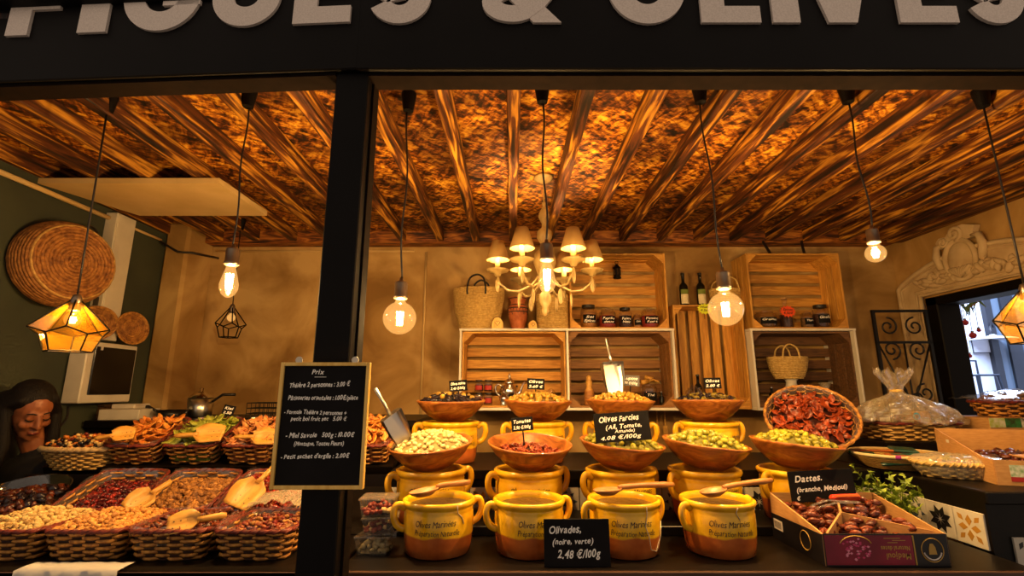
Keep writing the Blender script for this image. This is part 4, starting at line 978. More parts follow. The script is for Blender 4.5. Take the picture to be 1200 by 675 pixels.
m_mix = [mat('mix_orange', '#b86a1c', rough=0.5), mat('mix_black', '#160c0a', rough=0.35), mat('mix_cream', '#d0b070', rough=0.5), mat('mix_red', '#7a2410', rough=0.5)]
m_man = mat('dried_mango', '#b8601c', '#e09a40', scale=30, rough=0.45, rand=0.2); m_kiw = mat('dried_kiwi', '#6a7a1c', '#a8a840', scale=30, rough=0.45, rand=0.2); m_pap = mat('dried_papaya', '#b86a34', '#dc9a58', scale=30, rough=0.45, rand=0.2); m_pin = mat('dried_pineapple', '#c08a20', '#e8b848', scale=30, rough=0.45, rand=0.2)
E_pis = [proto_lump((0.0105,0.008,0.0075), k, k=.12) for k in range(4)]; E_pea = [proto_lump((0.010,0.0065,0.0065), k, k=.12) for k in range(4)]
E_cra = [proto_lump((0.009,0.007,0.006), k) for k in range(5)]; E_wal = [proto_lump((0.013,0.010,0.007), k, k=.35) for k in range(5)]
E_fig = [proto_lump((0.014,0.010,0.006), k, k=.35) for k in range(3)] + [proto_flake(0.036, 0.014, 0.003, 1.2, k) for k in range(3)]
E_mix = [proto_lump((0.012,0.009,0.007), k, k=.25) for k in range(8)]

FA, FB, FH = 0.122, 0.135, 0.092
bs_f = basket_meshes(FA, FB, FH, 7, 0.82, 8, 20, m_wicker, m_wickerred); ln_f = liner_mesh(FA, FB, FH, 7)
GF = 'wicker baskets of nuts and dried fruit'
for i, (X, lab) in enumerate(((-1.60, 'square wicker basket of pistachios in the front row corner'), (-1.340, 'square wicker basket of golden peanuts in the front row'), (-1.078, 'square wicker basket of dark dried fruit with scoop in the front row'), (-0.812, 'square wicker basket under clear plastic beside the black post'))):
    M = T(X, 1.745, ZT+0.001); basket(bs_f, 'wicker_basket', lab, M, GF, ln_f if i in (2, 3) else None)
    a, b = FA*.93, FB*.93
    if i == 0: heap('pistachios', 'pale pistachios heaped in the front corner basket', 'pistachios', M, a, b, 7, FH-.012, .035, 520, E_pis, m_pis, .009, 1, '#6a5226')
    elif i == 1: heap('peanuts', 'golden roasted peanuts heaped in the front row basket', 'peanuts', M, a, b, 7, FH-.012, .032, 620, E_pea, m_pea, .008, 2, '#5a3a14')
    elif i == 2: heap('dried_fruit', 'dark dried fruit pieces in the front row basket with scoop', 'dried fruit', M, a, b, 7, FH-.018, .028, 330, E_fig, m_fig, .010, 3, '#1c0a06')
    else: heap('dried_fruit', 'dark reddish raisins in the basket under clear plastic', 'dried fruit', M, a, b, 7, FH-.03, .03, 420, E_cra, [m_fig[1], m_cra[0], m_wal[0]], .009, 4, '#1c0a06')
# crumpled plastic sheet over the back half of the last front basket
rd = random.Random(3); vs = []; fs = []
for i in range(13):
    for j in range(8):
        u, v = i/12, j/7; vs.append((-0.12+0.24*u+rd.uniform(-.004,.004), 0.02+0.115*v, 0.115+0.03*math.sin(u*PI)+0.02*v+rd.uniform(-.008,.008)))
for i in range(12):
    for j in range(7): a = i*8+j; fs.append((a, a+8, a+9, a+1))
o = MB().add(vs, fs).obj('plastic_sheet', m_film, None, True); o.location = (-0.805, 1.745, ZT); tag(o, 'crumpled clear plastic sheet folded over the basket by the post', 'plastic sheet')
# second row, on the first sloped shelf
SA, SB, SH = 0.142, 0.135, 0.085
bs_s = basket_meshes(SA, SB, SH, 7, 0.84, 7, 20, m_wicker, m_wickerred); ln_s = liner_mesh(SA, SB, SH, 7, 0.02, 4)
for i, (X, lab) in enumerate(((-1.565, 'square wicker basket of dark red cranberries in the second row'), (-1.262, 'square wicker basket of walnut halves in the second row'), (-0.962, 'square wicker basket of red berries half hidden by the chalkboard'))):
    M = T(X, 0, 0) @ MA1 @ T(0, 0.150, -0.003); basket(bs_s, 'wicker_basket', lab, M, GF, ln_s)
    a, b = SA*.93, SB*.93
    if i == 0: heap('cranberries', 'dark red dried cranberries in the second row basket', 'cranberries', M, a, b, 7, SH-.052, .022, 620, E_cra, m_cra, .008, 5, '#160405')
    elif i == 1: heap('walnuts', 'brown walnut halves in the second row basket', 'walnuts', M, a, b, 7, SH-.046, .03, 420, E_wal, m_wal, .010, 6, '#2a1608')
    else: heap('red_berries', 'small red berries in the basket behind the chalkboard', 'berries', M, a, b, 7, SH-.022, .025, 560, E_cra, [m_cra[2], m_fig[1]], .008, 7, '#200806')
# third row, on the second sloped shelf
TA, TB = 0.113, 0.135
bs_t = basket_meshes(TA, TB, 0.10, 7, 0.84, 8, 18, m_wicker, m_wickerred); ln_t = liner_mesh(TA, TB, 0.10, 7, 0.02, 5)
fl = lambda m, nm: [flake_me(nm, m, 0.062, 0.022, 0.004, 0.7, k) for k in range(4)]
for i, (X, kind) in enumerate(((-1.66, 'mango'), (-1.405, 'kiwi'), (-1.15, 'papaya'), (-0.90, 'pineapple'), (-0.65, 'mango slice'))):
    M = T(X, 0, 0) @ MA2 @ T(0, 0.150, -0.003)
    lab = ['orange dried mango strips at the left of the top row', 'green dried kiwi with a price tag in the top row', 'pale orange dried papaya next to the kiwi basket', 'dried pineapple behind the chalkboard', 'orange dried fruit just right of the chalkboard'][i]
    basket(bs_t, 'wicker_basket', 'square wicker basket of '+lab, M, GF, ln_t)
    mm = [m_man, m_kiw, m_pap, m_pin, m_man][i]; nm = ['dried_mango_strip', 'dried_kiwi_strip', 'dried_papaya_strip', 'dried_pineapple_strip', 'dried_mango_slice'][i]
    MB().prism([sup(TA*.92, TB*.92, 7, 2*PI*k/24) for k in range(24)], 0.02, 0.088, M).obj('dried_fruit_bed', dk(['#7a3c10','#4a5210','#7a4420','#7a5410','#7a3c10'][i]))
    ob = bpy.context.scene.objects[-1] if False else None
    loose(fl(mm, nm), nm, ['curled orange dried mango strip in the left top basket', 'curled green dried kiwi strip in the tagged basket', 'pale orange dried papaya strip beside the kiwi', 'yellow dried pineapple strip behind the chalkboard', 'orange dried mango slice right of the chalkboard'][i], 'dried fruit', 'pieces of dried '+kind, M, TA*.9, TB*.9, 7, 0.093, .03, 62, .012, 10+i)
for o in list(COL.objects):
    if o.name.startswith('dried_fruit_bed'):
        k = int(o.name[-1]) if o.name[-4] == '.' else 0
        tag(o, ['packed mass of dried mango beneath the orange strips', 'packed mass of dried kiwi beneath the green strips', 'packed mass of dried papaya beneath the pale strips', 'packed mass of dried pineapple behind the chalkboard', 'packed mass of dried mango right of the chalkboard'][k], 'dried fruit', kind='stuff')
sign_board('price_tag', 'tiny black price tag standing in the green dried kiwi', W(268, 481, 2.42), 0.055, 0.05, [('Kiwi', 0.018, -0.02, 0.004, 0.038), ('2.50', 0.016, -0.02, -0.017, 0.038)], (-0.2, 0.2, 0.1), 0.05, None, 'price tag', 'small price tags')
# oval pale basket of mixed nuts
ob_ms = basket_meshes(0.175, 0.11, 0.095, 2, 0.62, 9, 26, m_wickerlight, mat('cloth_trim', '#b09060', '#c4a878', scale=50, rough=0.8), rim=0.010, curve=0.8, lin=mat('pale_lining', '#7a5626', '#94703a', scale=50, rough=0.7))
po_ = W(91, 549, 2.2); M = T(po_.x-0.02, 2.25, 1.155); basket(ob_ms, 'oval_basket', 'pale oval wicker basket of mixed dried fruit at the far left', M, None)
heap('mixed_dried_fruit', 'mixed orange and black dried fruit in the pale oval basket', 'dried fruit', M, 0.160, 0.098, 2, 0.082, .05, 330, E_mix, m_mix, .010, 12, '#3a1c0a')
# glass dish with dark dates at the far left
M = T(-1.90, 1.985, 1.02) @ R(SL*.8, 'X')
gd = tag(bpy.data.objects.new('glass_dish', None), 'wide clear glass dish of dark glossy fruit at far left', 'dish'); COL.objects.link(gd); gd.matrix_world = M
MB().lathe([(0,0.0),(0.10,0.0),(0.155,0.05),(0.165,0.085),(0.168,0.087),(0.162,0.085),(0.150,0.05),(0.098,0.006),(0,0.006)], 36).obj('glass', m_glass, gd, True)
heap('dark_prunes', 'dark glossy prunes in the clear glass dish', 'prunes', M, 0.138, 0.138, 2, 0.04, .03, 110, [proto_lump((0.02,0.014,0.012), k, k=.2) for k in range(3)], [m_fig[0], m_olk], .014, 13, '#100604')

# bamboo scoops
def bamboo_scoop(label, tip, end, wid=0.07, roll=0.0, up=(0,-1.0,0.75)):
    tip, end = Vector(tip), Vector(end); d = end-tip; L_ = d.length; x = d.normalized(); y = Vector(up).cross(x).normalized(); z = x.cross(y)
    t = tag(bpy.data.objects.new('bamboo_scoop', None), label, 'scoop', 'bamboo scoops in the baskets'); COL.objects.link(t)
    t.matrix_world = Matrix(((x.x,y.x,z.x,tip.x),(x.y,y.y,z.y,tip.y),(x.z,y.z,z.z,tip.z),(0,0,0,1))) @ R(roll, 'X')
    lp = L_*0.56; n = 10; vs = []; fs = []
    for lay in (0, 1):
        for i in range(n+1):
            u = i/n; wv = wid*0.5*(0.80+0.25*math.sin(u*PI*.8)) if u < .75 else wid*0.5*(1.04-(u-.75)*2.6)
            for j in range(5):
                v = (j/2-1); vs.append((u*lp, v*wv, (abs(v)**3)*0.016*min(1, u*2+.25)+(u**4)*0.010-lay*0.004))
    N = (n+1)*5
    for i in range(n):
        for j in range(4):
            a = i*5+j; fs.append((a, a+5, a+6, a+1)); fs.append((N+a, N+a+1, N+a+6, N+a+5))
        a = i*5; fs.append((a, N+a, N+a+5, a+5)); a += 4; fs.append((a, a+5, N+a+5, N+a))
    fs.append(tuple(range(0,5))+tuple(N+k for k in (4,3,2,1,0)))
    MB().add(vs, fs).obj('pan', m_scoop, t, True)
    MB().tube([(lp*.93,0,0.006),(lp*1.1,0,0.008),(L_*.9,0,0.008),(L_,0,0.008)], [0.012,0.0095,0.011,0.007], 10).obj('handle', m_scoop, t, True)
    hm = MB().lathe([(0,0.0012),(0.0022,0.0012),(0.0022,0)], 6).mesh('hole', m_ink)
    for i in range(3):
        for j in range(2):
            o = put('hole', hm, t); o.location = (lp*(.2+.2*i), (j-.5)*wid*.3, 0.0012)
bamboo_scoop('bamboo scoop resting on the dark red cranberries', W(150, 597, 1.86), W(201, 566, 1.98), 0.10, 0)
bamboo_scoop('large bamboo scoop tilted in the walnut basket', W(275, 594, 1.865), W(324, 546, 2.02), 0.125, 0)
bamboo_scoop('bamboo scoop lying on the front row dark dried fruit', W(195, 617, 1.62), W(266, 605, 1.68), 0.07, 0)
bamboo_scoop('bamboo scoop on the green dried kiwi', W(262, 508, 2.19), W(206, 512, 2.18), 0.09, 0)
bamboo_scoop('bamboo scoop between the oval basket and the mango', W(158, 508, 2.18), W(112, 515, 2.14), 0.07, 0)
bamboo_scoop('bamboo scoop lying in the papaya basket', W(325, 513, 2.19), W(276, 513, 2.19), 0.08, 0)
# white plastic sheet over the stand's front edge
vs = []; fs = []; rd = random.Random(9)
for i in range(15):
    for j in range(8):
        u, v = i/14, j/7
        y, z = (1.60-0.07*v*3.5, 0.982+0.002) if v < .28 else (1.528-0.006*math.sin(u*17)*v, 0.984-(v-.28)*0.22)
        vs.append((-1.44+0.30*u, y-0.004*rd.random(), z+0.003*rd.random()))
for i in range(14):
    for j in range(7): a = i*8+j; fs.append((a, a+1, a+9, a+8))
tag(MB().add(vs, fs).obj('white_sheet', glass('milky_plastic', amount=.1, rough=.3, bump=.6, scale=20, body='#cfcac4', bodyfac=.75), None, True), 'white plastic sheet hanging over the front edge under the peanuts', 'plastic sheet')

# ================================================================ PERSON behind the stand, head bent over the counter
def blob(parts, name, m, parent=None, voxel=0.007, it=4):
    mb = MB()
    for q in parts:
        if q[0] == 'e':
            _, c, r, *M = q; mb.ell(c, r, M[0] if M else None, 16, 10)
        else:
            _, p0, r0, p1, r1_, *M = q; a, b = Vector(p0), Vector(p1); n = 5
            mb.tube([a.lerp(b, i/n) for i in range(n+1)], [r0+(r1_-r0)*i/n for i in range(n+1)], 12, M[0] if M else None); mb.ell(a, (r0,)*3, M[0] if M else None, 12, 8); mb.ell(b, (r1_,)*3, M[0] if M else None, 12, 8)
    ob = mb.obj('tmp', m); md = ob.modifiers.new('r', 'REMESH'); md.mode = 'VOXEL'; md.voxel_size = voxel
    sm = ob.modifiers.new('s', 'SMOOTH'); sm.factor = 0.5; sm.iterations = it
    dg = bpy.context.evaluated_depsgraph_get(); me = bpy.data.meshes.new_from_object(ob.evaluated_get(dg)); me.name = name
    bpy.data.objects.remove(ob); me.materials.clear(); me.materials.append(m); me.polygons.foreach_set('use_smooth', [True]*len(me.polygons))
    return put(name, me, parent)
hc = W(36, 482, 2.30)
pe = thing('person', 'woman with long dark hair in black clothes looking down behind the baskets', 'person', (hc.x+0.01, 2.34, 0))
HX, HZ = -0.01, hc.z
m_skin = mat('skin', '#8a4e2c', '#985a34', scale=30, rough=0.5); m_hair = mat('dark_hair', '#0a0605', '#140c08', scale=60, stretch=(6,6,.6), rough=0.65, spec=0.25, bump=0.4); m_cloth = mat('black_clothes', '#0c0a0b', '#141012', scale=30, rough=0.9)
HM = T(HX, -0.04, HZ) @ R(math.radians(66), 'Z') @ R(math.radians(28), 'X') @ R(math.radians(-4), 'Y')   # head frame, face towards -Y
nk = Vector((-0.02, 0.03, HZ-0.13))
sh = HZ-0.235
body = [('e',(0,0.005,0.035),(0.072,0.092,0.085),HM),('e',(0,-0.018,-0.02),(0.062,0.075,0.085),HM),('e',(0,-0.045,-0.075),(0.040,0.045,0.040),HM),('e',(0,-0.072,-0.095),(0.018,0.016,0.016),HM),
        ('c',(0,-0.088,0.022),0.009,(0,-0.112,-0.022),0.0125,HM),('e',(0.012,-0.100,-0.025),(0.009,0.010,0.007),HM),('e',(-0.012,-0.100,-0.025),(0.009,0.010,0.007),HM),
        ('e',(0.034,-0.068,-0.022),(0.024,0.022,0.024),HM),('e',(-0.034,-0.068,-0.022),(0.024,0.022,0.024),HM),('c',(-0.03,-0.080,0.030),0.010,(0.03,-0.080,0.030),0.010,HM),
        ('e',(0,-0.092,-0.053),(0.023,0.012,0.0065),HM),('e',(0,-0.090,-0.064),(0.019,0.012,0.0075),HM),('e',(0.030,-0.080,0.012),(0.0155,0.012,0.009),HM),('e',(-0.030,-0.080,0.012),(0.0155,0.012,0.009),HM),
        ('e',(0.074,0.010,-0.005),(0.010,0.020,0.032),HM),('e',(-0.074,0.010,-0.005),(0.010,0.020,0.032),HM),
        ('c', tuple(HM @ Vector((0,0.02,-0.06))), 0.050, (nk.x, nk.y+0.03, sh+0.02), 0.056),
        ('e',(-0.01,0.06,sh-0.05),(0.15,0.095,0.08)),('e',(-0.01,0.05,sh-0.18),(0.15,0.105,0.16)),('e',(0,0.06,sh-0.36),(0.13,0.095,0.14)),('e',(0,0.06,sh-0.52),(0.155,0.11,0.13))]
def arm(sx):
    s_ = Vector((sx*0.15, 0.05, sh-0.04)); e = Vector((sx*0.165, 0.03, sh-0.30)); wv = Vector((sx*0.10, -0.16, sh-0.36)); out = [('c', s_, 0.050, e, 0.038), ('c', e, 0.038, wv, 0.026)]
    return out, wv
arms = []
for sx in (-1, 1):
    a_, wv = arm(sx); arms += a_; hp_ = wv+Vector((-sx*0.03, -0.075, -0.01)); body += a_ + [('c', wv, 0.026, hp_, 0.030)]
    for f in range(4):
        b0 = hp_+Vector((sx*(0.026-0.017*f), -0.01, 0)); body += [('c', b0, 0.0095, b0+Vector((0,-0.035,-0.008)), 0.0085), ('c', b0+Vector((0,-0.035,-0.008)), 0.0085, b0+Vector((0,-0.05-0.006*(f in (1,2)),-0.032)), 0.007)]
    th = wv+Vector((-sx*0.035, -0.03, 0)); body += [('c', th, 0.011, th+Vector((-sx*0.028,-0.03,-0.01)), 0.0095), ('c', th+Vector((-sx*0.028,-0.03,-0.01)), 0.0095, th+Vector((-sx*0.032,-0.06,-0.02)), 0.008)]
legs = []
for sx in (-1, 1): legs += [('c',(sx*0.085,0.06,sh-0.56),0.085,(sx*0.09,0.04,0.50),0.056),('c',(sx*0.09,0.04,0.50),0.056,(sx*0.09,0.06,0.09),0.038)]; body += [('c',(sx*0.09,0.07,0.05),0.038,(sx*0.10,-0.09,0.032),0.030)]
body += legs
blob(body, 'body', m_skin, pe, 0.0065, 3)
blob([(q[0], q[1], q[2]+0.012, q[3], q[4]+0.012) for q in arms] + [('e',(-0.01,0.06,sh-0.045),(0.165,0.112,0.095)),('e',(-0.01,0.05,sh-0.18),(0.167,0.122,0.175)),('e',(0,0.06,sh-0.36),(0.150,0.115,0.16)),('e',(0,0.06,sh-0.50),(0.17,0.125,0.12)),('c',(nk.x,nk.y+0.02,sh+0.035),0.066,(nk.x,nk.y+0.03,sh-0.02),0.08)], 'sweater', m_cloth, pe, 0.011, 4)
blob([(q[0], q[1], q[2]+0.014, q[3], q[4]+0.014) for q in legs] + [('e',(0,0.06,sh-0.56),(0.175,0.128,0.12))], 'trousers', m_cloth, pe, 0.012, 4)
hair = [('e',(0,0.026,0.055),(0.086,0.098,0.086),HM),('e',(0,0.06,0.0),(0.088,0.075,0.10),HM)]
for sx in (-1, 1):
    for k in range(5):
        h0 = HM @ Vector((sx*(0.055+0.006*k), -0.030+0.026*k, 0.075-0.006*k)); h1 = HM @ Vector((sx*(0.086+0.003*k), -0.018+0.028*k, 0.0)); h2 = h1+Vector((0.0, 0.01, -0.13)); h3 = h2+Vector((sx*0.0, -0.02, -0.15))
        if sx < 0 and k < 2: h1 = HM @ Vector((-0.088, 0.02+0.02*k, 0.03))
        hair += [('c', h0, 0.022, h1, 0.024), ('c', h1, 0.024, h2, 0.026), ('c', h2, 0.026, h3, 0.016)]
blob(hair, 'hair', m_hair, pe, 0.0075, 2)
for sx in (-1, 1):
    MB().tube([HM @ Vector((sx*x, y, z)) for x, y, z in ((0.012,-0.0915,0.034),(0.028,-0.0935,0.041),(0.045,-0.083,0.036))], [0.002,0.0032,0.0016], 6).obj('eyebrow', m_hair, pe)
    MB().tube([HM @ Vector((sx*x, y, z)) for x, y, z in ((0.014,-0.0885,0.008),(0.023,-0.0935,0.0045),(0.034,-0.0930,0.0045),(0.045,-0.0835,0.009))], [0.0014,0.0028,0.0030,0.0016], 6).obj('eyelashes', m_hair, pe)
MB().tube([HM @ Vector(q) for q in ((-0.022,-0.0925,-0.057),(-0.008,-0.1045,-0.056),(0.008,-0.1045,-0.056),(0.022,-0.0925,-0.057))], [0.0015,0.0038,0.0038,0.0015], 6).obj('lips', mat('lips', '#7a2c22', rough=0.4), pe, True)

# ================================================================ BACK WALL SHELVES AND CRATES
Z1, Z0 = 1.898, 1.376           # tops of the two shelf levels
m_edgew = mat('white_shelf_edge', '#d8d0c0', rough=0.5)
def shelf_unit(label, xs_, zs_):
    u = thing('wall_shelf', label, 'shelf', (0, 0, 0))
    for z in zs_: MB().box(((xs_[0]+xs_[-1])/2, 3.405, z-0.008), (xs_[-1]-xs_[0]+0.02, 0.34, 0.016), b=0.001).obj('board', m_edgew, u)
    for x in xs_: MB().box((x, 3.405, (zs_[0]+zs_[-1])/2-0.008), (0.014, 0.336, abs(zs_[0]-zs_[-1])-0.017), b=0.001).obj('upright', m_edgew, u)
    return u
shelf_unit('white edged wall shelf with two bays in the centre of the plaster wall', (-0.345, 0.372, 1.085), (Z0, Z1))
shelf_unit('white edged wall shelf below the right hand crate', (1.615, 2.31), (Z0, Z1))
def crate(label, x0, x1, z0, z1, y0=3.27, y1=3.51, vertical=False, m=None, n=6, straps=()):
    c = thing('wooden_crate', label, 'crate', ((x0+x1)/2, y0, z0), group='wooden crates on the plaster wall')
    w_, h, d = x1-x0, z1-z0, y1-y0; t = 0.012; mh, mv = (m or m_crate), (m or m_cratev)
    # back slats
    span = w_ if vertical else h; k = span/n
    for i in range(n):
        q = (i+.5)*k
        if vertical: MB().box((-w_/2+q, d-0.006, h/2), (k-0.024, t, h-2*t), b=0.001).obj('slat', mv, c)
        else: MB().box((0, d-0.006, q), (w_-2*t, t, k-0.024), b=0.001).obj('slat', mh, c)
    ns = 3
    for sx in (-1, 1):
        for i in range(ns):
            kk = d/ns
            MB().box((sx*(w_/2-t/2), (i+.5)*kk-0.004, h/2), (t, kk-0.010, h), b=0.001).obj('side_slat', mv, c)
    for zz in (t/2, h-t/2):
        for i in range(ns):
            kk = d/ns; MB().box((0, (i+.5)*kk-0.004, zz), (w_-2*t-.002, kk-0.010, t), b=0.001).obj('floor_slat' if zz < h/2 else 'top_slat', mh, c)
    e = 0.062
    for sx in (-1, 1):
        for zz, s in ((t, 1), (h-t, -1)):
            a = sx*(w_/2-t)
            tri = [(a, zz), (a-sx*e, zz), (a, zz+s*e)]
            MB().prism(tri, -d*0.985, -0.003, R(PI/2, 'X')).obj('corner_block', mh, c)
    for (sx, lean) in straps: MB().tube([(sx, 0.02, h+0.0), (sx+lean, 0.10, ZC-0.12-z0)], 0.010, 6).obj('strap', m_leather, c)
    return c
crate('pine crate on top of the shelf with jars of spices inside', 0.40, 1.075, Z1+0.001, Z1+0.535)
crate('pine crate in the left bay behind the teapot', -0.336, 0.362, Z0+0.001, Z1-0.018)
crate('darker pine crate in the right bay behind the metal scoop', 0.381, 1.076, Z0+0.001, Z1-0.018, m=mat('mid_crate', '#70481f', '#9a6a34', scale=4, stretch=(1.4,14,14), rough=0.65, ramp=(0.3,0.7), bump=0.15, rand=0.16, dist=1.0, detail=6))
crate('pine crate stood on end with upright slats below the bottles', 1.115, 1.60, Z0-0.01, 2.07, 3.30, 3.50, True, n=6)
crate('pine crate hung under the ceiling at right with jars inside', 1.645, 2.30, Z1+0.001, Z1+0.535, straps=((-0.14, 0.0), (0.10, 0.04)))
crate('dark stained crate holding the small straw bag', 1.624, 2.301, Z0+0.001, Z1-0.018, m=m_crated)

# ---------------------------------------------------------------- jars and bottles
m_cork = mat('cork', '#9a7040', '#b88a54', scale=80, rough=0.9); m_lid = mat('black_lid', '#15110f', rough=0.4)
def jar(label, X, Y, z, r, h, content, txt=None, lid='glass', fill=0.6, name='spice_jar', group='glass jars on the crates', labmat=None, lc=None):
    j = thing(name, label, 'jar', (X, Y, z), group=group)
    MB().lathe([(0,0),(r*.95,0),(r,0.006),(r,h*.72),(r*.93,h*.80),(r*.72,h*.86),(r*.72,h*.90),(r*.70,h*.90),(r*.70,h*.855),(r*.90,h*.79),(r*.965,h*.71),(r*.965,0.008),(0,0.005)], 24).obj('glass', m_glass, j, True)
    if content: MB().lathe([(0,0.008),(r*.95,0.008),(r*.95,h*.72*fill/.72),(r*.5,h*fill+0.004),(0,h*fill+0.003)], 20).obj('contents', content, j, True)
    if lid == 'glass':
        MB().lathe([(0,h*.90),(r*.78,h*.90),(r*.78,h*.93),(r*.3,h*.955),(r*.26,h*.975),(r*.36,h),(0,h+.004)], 20).obj('lid', m_glass, j, True)
    elif lid == 'cork': MB().lathe([(0,h*.86),(r*.66,h*.86),(r*.70,h),(0,h)], 20).obj('lid', m_cork, j, True)
    else: MB().lathe([(0,h*.87),(r*.80,h*.87),(r*.80,h),(0,h)], 24).obj('lid', {'black': m_lid, 'red': mat('red_lid', '#8a1a12', rough=.4)}[lid], j)
    if txt is not None or labmat:
        n = 10; aw = 0.85; R_ = r+0.0012; za, zb = h*.20, h*.56
        vs = [(R_*math.sin(-aw+2*aw*i/n), -R_*math.cos(-aw+2*aw*i/n), zz) for zz in (za, zb) for i in range(n+1)]
        lb = MB().add(vs, [(i, i+1, n+2+i, n+1+i) for i in range(n)]).obj('label', labmat or m_slate, j)
        if txt:
            tx = MB()
            for q, line in enumerate(txt): write(tx, line, h*.15, 0, h*(.40-.16*q), min(r*1.45, r*.32*len(line)), center=True, bend=R_+0.0008, bold=0.016)
            tx.obj('lettering', lc or m_chalk, lb)
    return j
m_pap_r = mat('paprika', '#8a1808', '#b02a0c', scale=120, rough=0.8); m_spice = mat('ochre_spice', '#a86a1c', '#c88a30', scale=120, rough=0.8); m_tea = mat('dark_tea', '#2a140c', '#4a2414', scale=120, rough=0.8); m_pepper = mat('pepper_mix', '#5a3a1c', '#8a6434', scale=120, rough=0.8)
Yj = 3.36
for px, r, h, cnt, tx, ld_, lab in ((690, 0.058, 0.165, m_spice, ('Sel', 'Epices'), 'black', 'jar of ochre spice with a black stopper, leftmost in the shelf-top crate'), (712, 0.060, 0.145, m_pap_r, ('Paprika', 'doux'), 'glass', 'jar of red paprika with glass lid, second in the shelf-top crate'),
        (733, 0.046, 0.145, m_tea, ('Poivre', 'Noir'), 'black', 'tall dark jar with a black lid in the shelf-top crate'), (747, 0.032, 0.105, m_spice, ('Cum',), 'glass', 'smallest jar between the dark jar and the red one'), (762, 0.062, 0.145, m_pap_r, ('Piment', 'fort'), 'glass', 'rightmost jar of red chilli in the shelf-top crate')):
    jar('glass '+lab, along(px, Yj, Z1+.05), Yj, Z1+0.014, r, h, cnt, tx, ld_)
for px, r, h, cnt, tx, ld_, lab in ((897, 0.074, 0.125, m_pepper, ('Graines',), 'glass', 'wide low glass jar of seeds, left in the hanging crate'), (946, 0.040, 0.12, m_pepper, ('Thym',), 'glass', 'small jar of herbs in the hanging crate, right of orange star'), (963, 0.054, 0.165, m_tea, ('Girofle',), 'black', 'tall jar of cloves with a black lid, right in hanging crate')):
    jar(lab, along(px, Yj, Z1+.05), Yj, Z1+0.014, r, h, cnt, tx, ld_)
def bottle(name, label, X, Y, z, r, h, m, neck=0.3, lab=None, cap=None, group=None, filled=None):
    b = thing(name, label, 'bottle', (X, Y, z), group=group)
    MB().lathe([(0,0),(r*.95,0),(r,0.006),(r,h*.58),(r*.85,h*.64),(r*neck,h*.72),(r*neck,h*.93),(r*neck*1.15,h*.935),(r*neck*1.15,h*.95),(0,h*.95)], 20).obj('glass', m, b, True)
    MB().lathe([(0,h*.94),(r*neck*1.25,h*.94),(r*neck*1.25,h),(0,h)], 14).obj('cap', cap or m_lid, b)
    if filled: MB().lathe([(0,0.006),(r*.9,0.006),(r*.9,h*.45),(0,h*.45)], 16).obj('contents', filled, b)
    if lab:
        R_ = r+.001; n = 8
        for (za, zb, mm) in lab:
            vs = [(R_*math.sin(-1+2*i/n), -R_*math.cos(-1+2*i/n), zz) for zz in (h*za, h*zb) for i in range(n+1)]
            MB().add(vs, [(i, i+1, n+2+i, n+1+i) for i in range(n)]).obj('label', mm, b)
    return b
m_oil = mat('dark_green_glass', '#0c0f08', rough=0.08); m_labc = mat('cream_label', '#c8bc98', '#d8ccaa', scale=30, rough=0.7); m_labg = mat('green_label', '#6a7a2a', rough=0.7)
for px, lab in ((801, 'left dark olive oil bottle with a cream label on the upright crate'), (821, 'right dark olive oil bottle with a cream label beside the straw basket')):
    bottle('oil_bottle', lab, along(px, 3.4, 2.2), 3.4, 2.071, 0.031, 0.25, m_oil, .36, ((.08,.36,m_labc), (.37,.50,m_labg)), group='olive oil bottles')
bottle('decanter', 'slim glass bottle with dark contents behind the orange star tag', along(921, 3.42, Z1+.1), 3.42, Z1+.014, 0.045, 0.23, m_glass, .35, None, m_cork, filled=m_tea)
def star(label, px, py, Y, m, s, txt):
    t = thing('star_tag', label, 'price tag', W(px, py, Y), (0,0,0.1)); n = 14
    MB().prism([(s*(1.0 if k % 2 else .74)*1.25*math.cos(PI*k/n), s*(1.0 if k % 2 else .74)*.85*math.sin(PI*k/n)) for k in range(2*n)], 0, 0.003, FACE()).obj('card', m, t)
    tx = MB()
    for q, l in enumerate(txt): write(tx, l, s*.42, 0, s*(.12-.5*q), s*1.4, M=T(0,-0.0035,0) @ FACE(), center=True)
    tx.obj('lettering', m_ink, t)['kind'] = 'stuff'
    MB().tube([(0,0.003,0),(0.005,0.02,-s*1.4)], 0.002, 5).obj('clip', m_black, t)
star('yellow star shaped price tag on the upright crate', 826, 362, 3.28, mat('neon_yellow', '#d8e020', rough=.6), 0.048, ('Huile', '9.50€'))
star('orange star shaped price tag in front of the slim bottle', 923, 365, 3.29, mat('neon_orange', '#e8501c', rough=.6), 0.050, ('Epices', '4.50€'))
